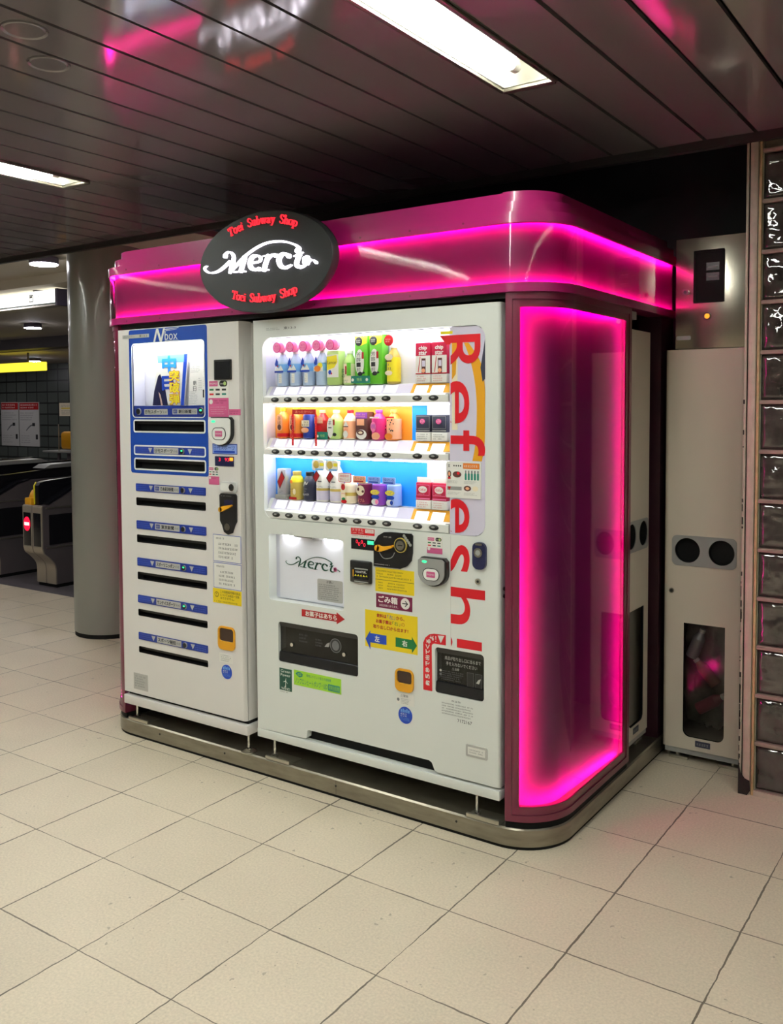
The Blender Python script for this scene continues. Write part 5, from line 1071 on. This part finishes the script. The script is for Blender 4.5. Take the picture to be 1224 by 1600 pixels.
def pr(g):
    rr2 = random.Random(5)
    for _ in range(13): g.flat(ell(x + rr2.uniform(-.02, .018), z + rr2.uniform(.03, .08), .0025, .003, 8), YC - .0305, M_INK)
    g.flat(rrect(x - .02, x + .02, z + .084, z + .09), YC - .0305, M_RED); g.flat(ell(x - .006, z + .014, .018, .012), YC - .0305, M_ORANGE)
face(t, 'label_print', pr)
# bottom shelf
t, x, z = carton(2, 0, .108, .048, M_SILVER, 'silver coffee pack with a red diamond on a small grey stand, bottom shelf', d=.04)
for o_ in t.children:
    for v_ in o_.data.vertices: v_.co.z += .018
face(t, 'label_print', lambda g: (g.flat([(x - .022, z + .07), (x + .004, z + .118), (x + .02, z + .09), (x - .008, z + .04)], YC - .0205, M_BROWN), g.flat([(x - .018, z + .072), (x + .003, z + .11), (x + .016, z + .088), (x - .006, z + .048)], YC - .0208, M_REDDK), g.scrib(x - .018, x + .01, z + .024, z + .036, 2, YC - .0205, M_INK)))
G().box(x - .03, x + .03, YC - .026, YC + .024, z, z + .018, M_GREYP, .002).build('stand', t)
t, x, z = bottlecan(2, 1, .117, .028, M_LEMON, M_GOLD, M_GOLD, 'yellow and gold bottle can with a gold cap, second on the bottom shelf')
face(t, 'label_print', lambda g: (g.flat(ell(x + .008, z + .034, .008, .012), YC - .0285, M_CREAM), g.flat(rrect(x - .02, x + .02, z + .002, z + .012), YC - .0285, M_REDDK), g.flat(ell(x - .008, z + .075, .007), YC - .0285, M_ORANGE), g.scrib(x - .015, x + .005, z + .03, z + .05, 2, YC - .0285, M_BROWN)))
t, x, z = bottlecan(2, 2, .117, .027, M_COAL, M_COAL, M_PBLACK, 'black coffee bottle can with a black cap, third on the bottom shelf')
face(t, 'label_print', lambda g: (g.stroke([(x - .012, z + .06, .003), (x - .004, z + .078, .006), (x, z + .065, .003)], YC - .0278, M_PAPER, 3), g.stroke([(x + .004, z + .068, .005), (x + .012, z + .078, .003)], YC - .0278, M_PAPER, 3), g.text('BLACK', x - .016, x + .016, z + .022, z + .03, YC - .0278, M_PAPER), g.scrib(x - .016, x + .012, z + .034, z + .054, 2, YC - .0278, M_GREYP)))
for q in (3, 4):
    t, x, z = pet(2, q, .165, .029, M_PAPER, [(.27, .33, M_GOLD), (.04, .27, M_LILAC)], M_PAPER, 'tall white milk coffee bottle with gold band, %s of the pair on the bottom shelf' % ('left' if q == 3 else 'right'))
    face(t, 'label_print', lambda g, x=x, z=z: (g.flat([(x - .03, z + .098), (x - .01, z + .128), (x + .008, z + .106), (x - .014, z + .076)], YC - .0325, M_BROWN), g.flat([(x - .026, z + .098), (x - .01, z + .122), (x + .004, z + .106), (x - .013, z + .082)], YC - .0328, M_REDDK), g.text('カフェオレ', x - .022, x + .022, z + .058, z + .066, YC - .0325, M_INK), g.flat(rrect(x - .004, x + .016, z + .08, z + .085), YC - .0325, M_INKG)))
    face(t, 'promotion_tag', lambda g, x=x, z=z: (g.prism(rrect(x - .03, x + .034, z + .126, z + .170, .012), YC - .036, YC - .034, M_PAPER), g.flat(ell(x - .008, z + .15, .015, .0155, 22), YC - .0364, M_GOLD), g.flat(rrect(x + .01, x + .03, z + .145, z + .158), YC - .0364, M_LEMON), g.flat(rrect(x - .012, x + .028, z + .128, z + .135), YC - .0364, M_SKY)))
t, x, z = pet(2, 5, .11, .03, M_CREAM, [(.28, .4, M_GOLD)], M_PAPER, 'cream fruit milk bottle with a strawberry print and speech card, bottom shelf')
face(t, 'label_print', lambda g: (g.flat(rrect(x - .028, x - .006, z + .002, z + .08), YC - .0305, M_CREAM), g.flat(ell(x - .012, z + .008, .014, .008), YC - .0308, M_RED), g.flat(ell(x - .014, z + .018, .009, .006), YC - .0308, M_GREEN), g.flat(ell(x - .016, z + .065, .01, .012), YC - .0308, M_REDDK), g.scrib(x - .024, x + .01, z + .035, z + .045, 1, YC - .0308, M_RED)))
face(t, 'card', lambda g: (g.prism(rrect(x - .034, x + .03, z + .085, z + .122, .008), YC - .038, YC - .036, M_RED), g.flat(rrect(x - .032, x + .028, z + .087, z + .12, .007), YC - .0384, M_PAPER), g.text('期間限定', x - .025, x + .02, z + .105, z + .115, YC - .0388, M_RED), g.text('おいしい', x - .025, x + .02, z + .092, z + .102, YC - .0388, M_RED)))
for q, col, nm, cards in ((6, M_PLUM, 'dark red can with a cow spotted top', M_PEACH), (7, M_PURPLE, 'purple grape soda can with yellow lettering', M_PERIW), (8, M_PERIW, 'pale blue yoghurt soda can with yellow lettering', M_PERIW)):
    t, x, z = can(2, q, .085, .0285, col, nm + ' on the bottom shelf', M_PALEGREEN if q == 6 else None)
    def pr(g, x=x, z=z, q=q):
        y = YC - .0295
        if q == 6:
            g.flat(ell(x - .002, z + .055, .02, .02), y, M_CREAM); g.flat(ell(x - .012, z + .06, .005, .007), y - .0003, M_BROWN); g.flat(ell(x + .01, z + .052, .006, .005), y - .0003, M_BROWN); g.text('ダブル', x - .018, x + .018, z + .01, z + .024, y, M_PEACH)
        else:
            g.flat(ell(x - .002, z + .052, .022, .010), y, M_LEMON); g.text('ぶどう' if q == 7 else 'カルピス', x - .019, x + .017, z + .046, z + .059, y - .0003, M_PURPLE if q == 7 else M_BLUEP); g.flat(ell(x, z + .034, .019, .008), y, M_BLUEP); g.flat(ell(x - .002, z + .015, .017, .012), y, M_PAPER); g.flat(ell(x + .006, z + .015, .007, .009), y - .0003, M_PINKL if q == 7 else M_BLUEP)
    face(t, 'label_print', pr)
    face(t, 'card', lambda g, x=x, z=z, q=q, c=cards: (g.prism(rrect(x - .032, x + .028, z + .086, z + .112, .003), YC - .036, YC - .034, c), g.text('たっぷり' if q == 6 else 'ゆれる', x - .024, x + .022, z + .098, z + .108, YC - .0364, M_BROWN if q == 6 else M_BLUEP), g.flat(rrect(x - .026, x + .018, z + .089, z + .094), YC - .0364, M_REDDK if q == 6 else M_BLUEP)))
# snack boxes in the right hand column
def snack(row, q, z0, z1, col, label, fn, tilt=False):
    x = XS[q] + .003; zb = ZB[row]; t = thing('snack_box', label, 'snack', (x, YC, zb), 'snack boxes in the right column')
    if tilt:
        g = G(); g.add([(x - .034, YC - .02, zb + .004), (x + .028, YC - .02, zb + .004), (x + .034, YC - .012, zb + z1), (x - .024, YC - .012, zb + z1), (x - .034, YC + .015, zb + .004), (x + .028, YC + .015, zb + .004), (x + .034, YC + .02, zb + z1), (x - .024, YC + .02, zb + z1)], [(0, 1, 2, 3), (5, 4, 7, 6), (0, 4, 5, 1), (3, 2, 6, 7), (0, 3, 7, 4), (1, 5, 6, 2)], col); g.build('box', t)
    else: G().box(x - .032, x + .032, YC - .02, YC + .02, zb + z0, zb + z1, col, .003).build('box', t)
    g = G(); fn(g, x, zb); g.build('box_print', t)
    if z0 > 0: g = G(); g.box(x - .033, x + .033, YC - .02, YC + .02, zb, zb + z0, M_PAPER, .002); g.scrib(x - .026, x + .026, zb + .004, zb + z0 - .004, 3, YC - .0204, M_INK if col is not M_CRIMSON else M_RED, .5, .3); g.build('price_card', t)
    return t
for q, w_ in ((9, 'left'), (10, 'right')):
    def chip(g, x, z):
        y = YC - .0215; g.flat(rrect(x - .03, x + .034, z + .035, z + .1), y, M_PAPER); g.flat(rrect(x - .03, x + .034, z + .1, z + .145), y + .0002, M_CRIMSON)
        g.text('chip', x - .016, x + .02, z + .118, z + .137, y - .0004, M_PAPER, bold=.0009); g.text('star', x - .016, x + .02, z + .102, z + .117, y - .0004, M_PAPER, bold=.0009)
        g.flat(rrect(x - .004, x + .014, z + .035, z + .09), y - .0003, M_BROWN); g.flat(rrect(x - .001, x + .012, z + .06, z + .082), y - .0006, M_LILAC); g.flat(ell(x + .004, z + .045, .008, .008), y - .0006, M_PEACH)
        g.stroke([(x - .018, z + .04, .003), (x - .01, z + .095, .003)], y - .0006, M_RED, 2); g.flat(rrect(x - .03, x + .034, z + .033, z + .036), y - .0006, M_RED)
    snack(0, q, .032, .148, M_CRIMSON, 'plum and white chip box with narrow window, %s of the top shelf pair' % w_, chip)
    def black(g, x, z):
        y = YC - .0206; g.holed(rrect(x - .029, x + .029, z + .045, z + .092), [rrect(x - .0275, x + .0275, z + .0465, z + .0905)], y, y + .0003, M_GREYP); g.flat(ell(x - .002, z + .072, .012, .010, 22), y - .0003, M_MAGPRINT); g.flat(ell(x - .002, z + .072, .010, .008, 22), y - .0004, M_PINKL); g.text('Kit', x - .008, x + .003, z + .072, z + .078, y - .0006, M_BROWN); g.text('Kat', x - .006, x + .006, z + .065, z + .071, y - .0006, M_BROWN); g.flat(rrect(x - .03, x + .03, z + .036, z + .040), y, M_GREYP)
    snack(1, q, .032, .096, M_COAL, 'black chocolate box with a pink oval, %s of the middle shelf pair' % w_, black)
    def red(g, x, z):
        y = YC - .0206; g.holed(rrect(x - .028, x + .028, z + .05, z + .09), [rrect(x - .0265, x + .0265, z + .0515, z + .0885)], y, y + .0003, M_PINKL); g.flat(ell(x - .001, z + .072, .019, .013, 24), y - .0003, M_PAPER); g.text('KitKat', x - .015, x + .013, z + .067, z + .077, y - .0006, M_RED); g.scrib(x - .02, x + .01, z + .053, z + .057, 1, y - .0003, M_PAPER); g.flat(rrect(x - .03, x + .03, z + .036, z + .04), y - .0003, M_PINKL)
    t = snack(2, q, .032, .098, M_CRIMSON, 'red chocolate box with a white oval, %s of the bottom shelf pair' % w_, red)
    x = XS[q]; z = ZB[2]; G().prism(rrect(x - .028, x + .034, z + .0985, z + .118), YC - .012, YC - .011, M_PAPER).build('card', t)

# ------------------------------------------------------------------ recycling bins and control box
BX, BY = 1.531, 1.345
binr = thing('recycling_bin', 'white recycling bin with two round black holes beside the glass block wall', 'recycling bin', (BX, BY, 0), 'recycling bins')
g = G(); bx0, bx1, bz0, bz1, byf = 1.362, 1.700, 0.058, 1.805, 1.15
WN = rrect(1.453, 1.628, 0.113, 0.617, 0.0); WN = [(1.453, .617), (1.453, .15)] + ell(1.483, .145, .03, .03, 7, 180, 270) + ell(1.598, .145, .03, .03, 7, 270, 360) + [(1.628, .617)]
H1 = ell(1.466, .936, .054, .054, 32); H2 = ell(1.610, .936, .054, .054, 32)
r_ = .018
g.holed([(bx0 + r_, bz0), (bx1 - r_, bz0), (bx1 - r_, bz1), (bx0 + r_, bz1)], [WN, H1, H2], byf, byf + .02, M_BIN, M_PBLACKM, [byf + .012, byf + .03, byf + .03])
for sgn, xe in ((-1, bx0), (1, bx1)):
    arc = [(xe - sgn * r_ + sgn * r_ * math.sin(PI / 2 * k / 5), byf + r_ - r_ * math.cos(PI / 2 * k / 5)) for k in range(6)] + [(xe, byf + .39)]
    g.add([(x, y, z) for z in (bz0, bz1) for x, y in arc], [(i, i + 1, i + 8, i + 7) for i in range(6)], M_BIN)
g.box(bx0 + .001, bx1 - .001, byf + .385, byf + .39, bz0, bz1, M_BIN); g.box(bx0 + .002, bx1 - .002, byf + .012, byf + .39, bz1 - .004, bz1, M_BIN); g.box(bx0 + .002, bx1 - .002, byf + .012, byf + .39, bz0, bz0 + .004, M_BIN)
g.build('body', binr)
g = G(); g.holed(rrect(1.399, 1.672, .868, 1.0, .022), [H1, H2], byf - .004, byf, M_GREYP); g.build('hole_plate', binr)
g = G(); g.prism(H1, byf + .028, byf + .03, M_PBLACKM); g.prism(H2, byf + .028, byf + .03, M_PBLACKM); g.build('hole_flaps', binr)
G().flat(WN, byf + .006, M_BINWIN).build('window', binr)
g = G(); g.cyl((1.399, byf, .754), (1.399, byf - .005, .754), .011, M_CHROME, n=18); g.cyl((1.399, byf - .005, .754), (1.399, byf - .0054, .754), .007, M_PBLACK, n=14); g.build('lock', binr)
g = G(); g.plate(1.508, 1.572, .078, .104, byf - .002, byf, M_COAL); g.scrib(1.514, 1.566, .085, .098, 1, byf - .0025, M_GREYP, .8, 0); g.build('name_plate', binr)
g = G(); g.box(bx0 + .012, bx1 - .012, byf + .006, byf + .38, .034, .058, M_GREYP); g.build('skirt', binr)
for xa in (1.385, 1.60): G().box(xa, xa + .085, byf + .02, byf + .06, 0, .014, M_ALU, .003).build('foot', binr)
for xa in (1.40, 1.64): G().cyl((xa + .02, byf + .04, .012), (xa + .02, byf + .04, .036), .01, M_ALU).build('foot', binr)
def bag(name, label, x0, x1, ya, yb, z0, z1, mt, seed):
    bm = bmesh.new(); bmesh.ops.create_icosphere(bm, subdivisions=5, radius=1)
    for v in bm.verts:
        d = v.co.normalized(); k = max(abs(d.x), abs(d.y), abs(d.z)) ** .55; k = 1 / k * .8
        n_ = 1 + .16 * mn.noise(d * 3.1 + Vector((seed, 0, 0))) + .06 * mn.noise(d * 9 + Vector((seed, 4, 0)))
        u = d * k * n_
        v.co = Vector(((x0 + x1) / 2 + max(-1, min(1, u.x)) * (x1 - x0) / 2, (ya + yb) / 2 + max(-1, min(1, u.y)) * (yb - ya) / 2, (z0 + z1) / 2 + max(-1, min(1, u.z)) * (z1 - z0) / 2))
    g = G(); g.addbm(bm, mt); return g
M_BAG = mat('rubbish_bag_film', C(128, 126, 116), 0.22, noise=0.65, nscale=9, bump=.5, bscale=18)
bg = bag('rubbish_bag', '', 1.385, 1.68, 1.20, 1.50, .064, .70, M_BAG, 2.0)
bo = bg.build('rubbish_bag', at=(BX, BY, .064), angle=80); tag(bo, 'clear bag of empties behind the window of the bin by the glass blocks', 'rubbish bag', 'rubbish bags in the bins')
def empty_bottle(x, y, z, ang, col, capm, label):
    t = thing('empty_bottle', label, 'empty bottle', (x, y, z), 'empties pressed against the bin window')
    d = Vector((math.cos(ang), 0, math.sin(ang))); p = Vector((x, y, z)); r = .026
    g = G(); g.cyl(p - d * .06, p + d * .03, r, col, n=20); g.cyl(p + d * .03, p + d * .06, r, col, .012, n=20); g.build('body', t)
    G().cyl(p + d * .06, p + d * .075, .0135, capm, n=16).build('cap', t); return t
empty_bottle(1.545, 1.185, .40, 2.3, M_DULLPEACH, M_WPLASTIC, 'peach coloured empty bottle in the middle of the bin window')
empty_bottle(1.56, 1.185, .27, 0.6, M_DULLPINK, M_WPLASTIC, 'pink empty bottle below the peach one in the bin window')
empty_bottle(1.50, 1.185, .52, 1.2, M_SILVER, M_WPLASTIC, 'silver grey empty bottle near the top of the bin window')
b2 = copy_tree(binr); b2.location = (1.112, .955, BT); b2.rotation_euler = (0, 0, PI / 2); b2['label'] = 'white recycling bin set sideways into the right end of the kiosk'
bo2 = bo.copy(); COL.objects.link(bo2); bo2.location = (1.112, .955, BT + .064); bo2.rotation_euler = (0, 0, PI / 2); bo2['label'] = 'clear bag of empties inside the bin in the kiosk side'
ctl = thing('control_box', 'brushed steel control box with a black glass pane above the recycling bin', 'control box', (1.55, 1.33, 1.806))
G().box(1.403, 1.70, 1.15, 1.50, 1.808, 2.278, M_STEELMIRROR, .003).build('case', ctl)
g = G(); g.holed(rrect(1.481, 1.608, 2.0, 2.222, .004), [rrect(1.49, 1.599, 2.009, 2.213, .004)], 1.142, 1.15, M_PBLACKM, M_PBLACKM); g.plate(1.488, 1.601, 2.007, 2.215, 1.147, 1.149, M_PBLACKM); g.build('window_frame', ctl)
g = G(); g.plate(1.528, 1.592, 2.085, 2.175, 1.1462, 1.147, M_PBLACKM); g.plate(1.533, 1.587, 2.135, 2.168, 1.1458, 1.147, M_GATEBLK); g.plate(1.533, 1.587, 2.092, 2.125, 1.1458, 1.147, M_GATEBLK); g.box(1.54, 1.58, 1.1455, 1.146, 2.148, 2.150, M_GREYP); g.box(1.54, 1.58, 1.1455, 1.146, 2.108, 2.110, M_GREYP); g.build('meter', ctl)
g = G(); g.cyl((1.446, 1.15, 2.05), (1.446, 1.142, 2.05), .014, M_CHROME, n=20); g.cyl((1.446, 1.142, 2.05), (1.446, 1.1415, 2.05), .007, M_PBLACK, n=14); g.build('lock', ctl)
g = G(); g.cyl((1.539, 1.15, 1.943), (1.539, 1.145, 1.943), .015, M_PBLACK, n=20); g.cyl((1.539, 1.145, 1.943), (1.539, 1.142, 1.943), .0105, M_LEDORANGE, n=18); g.build('pilot_light', ctl)
G().plate(1.408, 1.47, 1.846, 1.864, 1.149, 1.15, M_GREYP, .006).build('name_plate', ctl)

# ------------------------------------------------------------------ ticket gates
gate = thing('ticket_gate', 'ticket gate with a red no entry light, nearest the grey column', 'ticket gate', (-4.405, 2.8, 0), 'ticket gates')
gx0, gx1 = -4.54, -4.27
side = smooth([(2.02, .0), (2.02, .10), (2.018, .17), (2.0, .22), (1.95, .275), (1.905, .315), (1.89, .36), (1.89, .37)], 4)
G().prismx([(2.02, .03)] + [p for p in side if p[1] > .03] + [(1.89, .725), (1.96, .73), (2.10, .79), (2.24, .86), (2.36, .885), (3.62, .90), (3.70, .86), (3.70, .37), (3.60, .25), (3.58, .03)], gx0, gx1, M_GATE).build('body', gate)
G().box(gx0 + .004, gx1 - .004, 2.03, 3.56, 0, .03, M_PBLACKM).build('plinth', gate)
xm = (gx0 + gx1) / 2
for xa, xb, nm in ((gx0 - .001, xm - .006, 'left'), (xm + .006, gx1 + .001, 'right')):
    g = G(); sd = [(y - .004, z) for y, z in side if z > .03]
    g.prismx([(2.016, .03)] + sd + [(1.886, .72), (1.90, .73)] + [(y + .008, z) for y, z in side[::-1] if z > .03] + [(2.028, .03)], xa, xb, M_GATEL); g.build('front_cover', gate, label='pale steel %s half of the front cover' % nm)
    G().box(xa + .012, xb - .012, 1.884, 1.892, .375, .665, M_GATEBLK, .003).build('front_window', gate)
g = G(); g.prism(ell(gx0 + .064, .565, .046, .062, 28), 1.8815, 1.884, mat('no_entry_red', C(255, 20, 50), .5, emit=(1, .005, .05, 1), power=1.1)); g.flat(rrect(gx0 + .03, gx0 + .098, .552, .578), 1.881, M_BACKLIT); g.build('no_entry_light', gate, label='red no entry light')
g = G(); g.box(gx0 + .01, gx0 + .11, 1.90, 2.02, .725, .79, M_YELDK, .008); g.prismx([(1.93, .79), (1.99, .79), (1.985, .845), (1.965, .855), (1.945, .83)], gx0 + .03, gx0 + .11, M_YELDK); g.build('coin_tray', gate, label='amber ticket slot hood')
g = G(); g.prismx([(1.93, .73), (1.93, .90), (1.95, .925), (2.0, .935), (2.8, .985), (3.6, 1.0), (3.66, .98), (3.66, .86), (2.2, .86), (2.05, .74)], gx0 + .115, gx0 + .175, M_GATEBLK); g.build('top_fin', gate, label='glossy black upper housing')
g = G(); g.prismx([(1.925, .735), (1.925, .90), (1.945, .928), (1.953, .92), (1.933, .897), (1.933, .735)], gx0 + .108, gx0 + .122, M_LEMON); g.build('fin_edge', gate, label='yellow edge of the housing')
g = G(); g.prismx([(1.97, .735), (2.10, .797), (2.24, .868), (2.36, .892), (2.34, .90), (2.22, .88), (2.08, .81), (1.95, .745)], gx0 + .18, gx1 - .004, M_GATEBLK); g.build('ramp_cover', gate)
g = G(); g.box(gx1, gx1 + .004, 1.96, 3.4, .385, .645, M_GATEBLK); g.box(gx1, gx1 + .006, 1.93, 3.62, .355, .368, M_ALU); g.box(gx1, gx1 + .005, 1.93, 3.62, .70, .712, M_ALU); g.build('side_panel', gate)
g = G(); g.prismx([(2.55, .985), (2.62, 1.02), (3.1, 1.03), (3.18, 1.0), (3.1, .99)], gx0 + .02, gx1 - .06, M_GREYP); g.build('reader_plate', gate, label='pale card reader plate')
for dx, lb in ((-.85, 'ticket gate left of the one with the red light, nearest the left picture edge'), (-1.70, 'third ticket gate counted from the grey column'), (-2.55, 'fourth ticket gate counted from the grey column')):
    o = copy_tree(gate); o.location.x += dx; o['label'] = lb
# hanging signs
sg = thing('hanging_sign', 'long white backlit sign hanging over the ticket gates', 'sign', (-5.4, 1.95, 2.43))
g = G(); g.box(-7.0, -4.02, 1.90, 2.0, 2.455, 2.565, M_BACKLIT); g.build('light_box', sg)
g = G(); g.box(-7.0, -3.995, 1.895, 2.005, 2.445, 2.4545, M_GREENDK); g.box(-7.0, -3.995, 1.895, 2.005, 2.43, 2.4449, M_ALU); g.box(-4.019, -3.99, 1.892, 2.008, 2.43, 2.57, M_LAMPRIM); g.build('casing', sg)
g = G(); k = 1.8992; g.holed(rrect(-4.39, -4.335, 2.478, 2.54), [rrect(-4.383, -4.342, 2.485, 2.533)], k, k + .0004, M_INK); g.flat(rrect(-4.38, -4.345, 2.514, 2.53), k - .0004, M_INKG); g.flat(rrect(-4.255, -4.248, 2.51, 2.53), k, M_INK); g.text('改札', -4.14, -4.06, 2.468, 2.486, k, M_BROWN); g.build('print', sg)
g = G(); g.cyl((-4.33, 1.95, 2.56), (-4.33, 1.95, 2.585), .02, M_BEAM); g.lathe([(.045, 2.572), (.045, 2.58)], -4.33, 1.95, M_BEAM); g.build('hanger', sg)
sg = thing('hanging_sign', 'small yellow backlit sign hanging before the dark tiled wall', 'sign', (-9.9, 5.45, 2.13))
G().box(-10.6, -9.35, 5.40, 5.5, 2.14, 2.27, M_BACKLITY, .01).build('light_box', sg)
g = G(); g.cyl((-9.75, 5.45, 2.26), (-9.75, 5.45, 2.425), .015, M_BEAM); g.build('hanger', sg)
# posters and notice on the tiled wall
def poster(x0, x1, z0, z1, label):
    t = thing('wall_poster', label, 'poster', ((x0 + x1) / 2, 7.69, z0), 'notices on the tiled wall'); W_ = x1 - x0; H = z1 - z0
    G().plate(x0, x1, z0, z1, 7.685, 7.7, M_GREYPAPER).build('sheet', t)
    g = G(); k = 7.6845; g.flat(rrect(x0 + .01, x1 - .01, z1 - .17 * H, z1 - .01), k, M_REDDK); g.scrib(x0 + .06 * W_, x1 - .08 * W_, z1 - .15 * H, z1 - .03 * H, 2, k - .001, M_PAPER, .6, .1); g.build('heading', t, label='red heading band'); g = G()
    g.scrib(x0 + .05 * W_, x1 - .05 * W_, z1 - .42 * H, z1 - .22 * H, 4, k, M_INKG, .5, .4); g.build('text_lines', t); g = G(); g.stroke([(x0 + .35 * W_, z0 + .36 * H, .02), (x0 + .55 * W_, z0 + .46 * H, .03), (x0 + .78 * W_, z0 + .50 * H, .02)], k, M_INKG, 4); g.flat(rrect(x0 + .66 * W_, x0 + .8 * W_, z0 + .46 * H, z0 + .53 * H), k - .001, M_INK); g.build('drawing', t); g = G()
    g.flat(rrect(x0 + .82 * W_, x0 + .93 * W_, z0 + .16 * H, z0 + .27 * H), k, M_INK); g.scrib(x0 + .07 * W_, x1 - .3 * W_, z0 + .06 * H, z0 + .26 * H, 4, k, M_INKG, .4); g.build('print', t)
poster(-14.04, -13.46, .85, 1.705, 'white poster with a red heading, left one of the two on the tiled wall')
poster(-13.43, -12.80, .85, 1.700, 'white poster with a red heading, right one of the two on the tiled wall')
t = thing('wall_notice', 'small pale notice with a yellow line on the tiled wall beside the column', 'notice', (-11.9, 7.69, 1.43), 'notices on the tiled wall')
G().plate(-12.16, -11.6, 1.435, 1.68, 7.685, 7.7, M_CREAM).build('sheet', t)
g = G(); g.flat(rrect(-12.1, -11.65, 1.57, 1.59), 7.684, M_YEL); g.scrib(-12.1, -11.65, 1.60, 1.65, 2, 7.684, M_INKG); g.scrib(-12.1, -11.65, 1.46, 1.55, 3, 7.684, M_INKG); g.build('print', t)
# fare machine hood at the far wall
t = thing('fare_terminal', 'yellow hooded terminal with a pale ledge before the tiled wall', 'terminal', (-10.2, 6.45, 0))
G().box(-10.21, -9.5, 6.30, 6.7, .91, 1.20, M_YELDK, .05).build('hood', t); G().box(-10.62, -9.5, 6.25, 6.62, .855, .885, M_GREYP, .01).build('ledge', t); G().box(-10.1, -9.5, 6.35, 6.7, 0, .855, M_GATE).build('cabinet', t); G().cyl((-10.24, 6.3, .885), (-10.24, 6.3, 1.32), .008, M_ALU).build('rod', t); G().cyl((-10.45, 6.45, 0), (-10.45, 6.45, .855), .03, M_GATE).build('support', t)
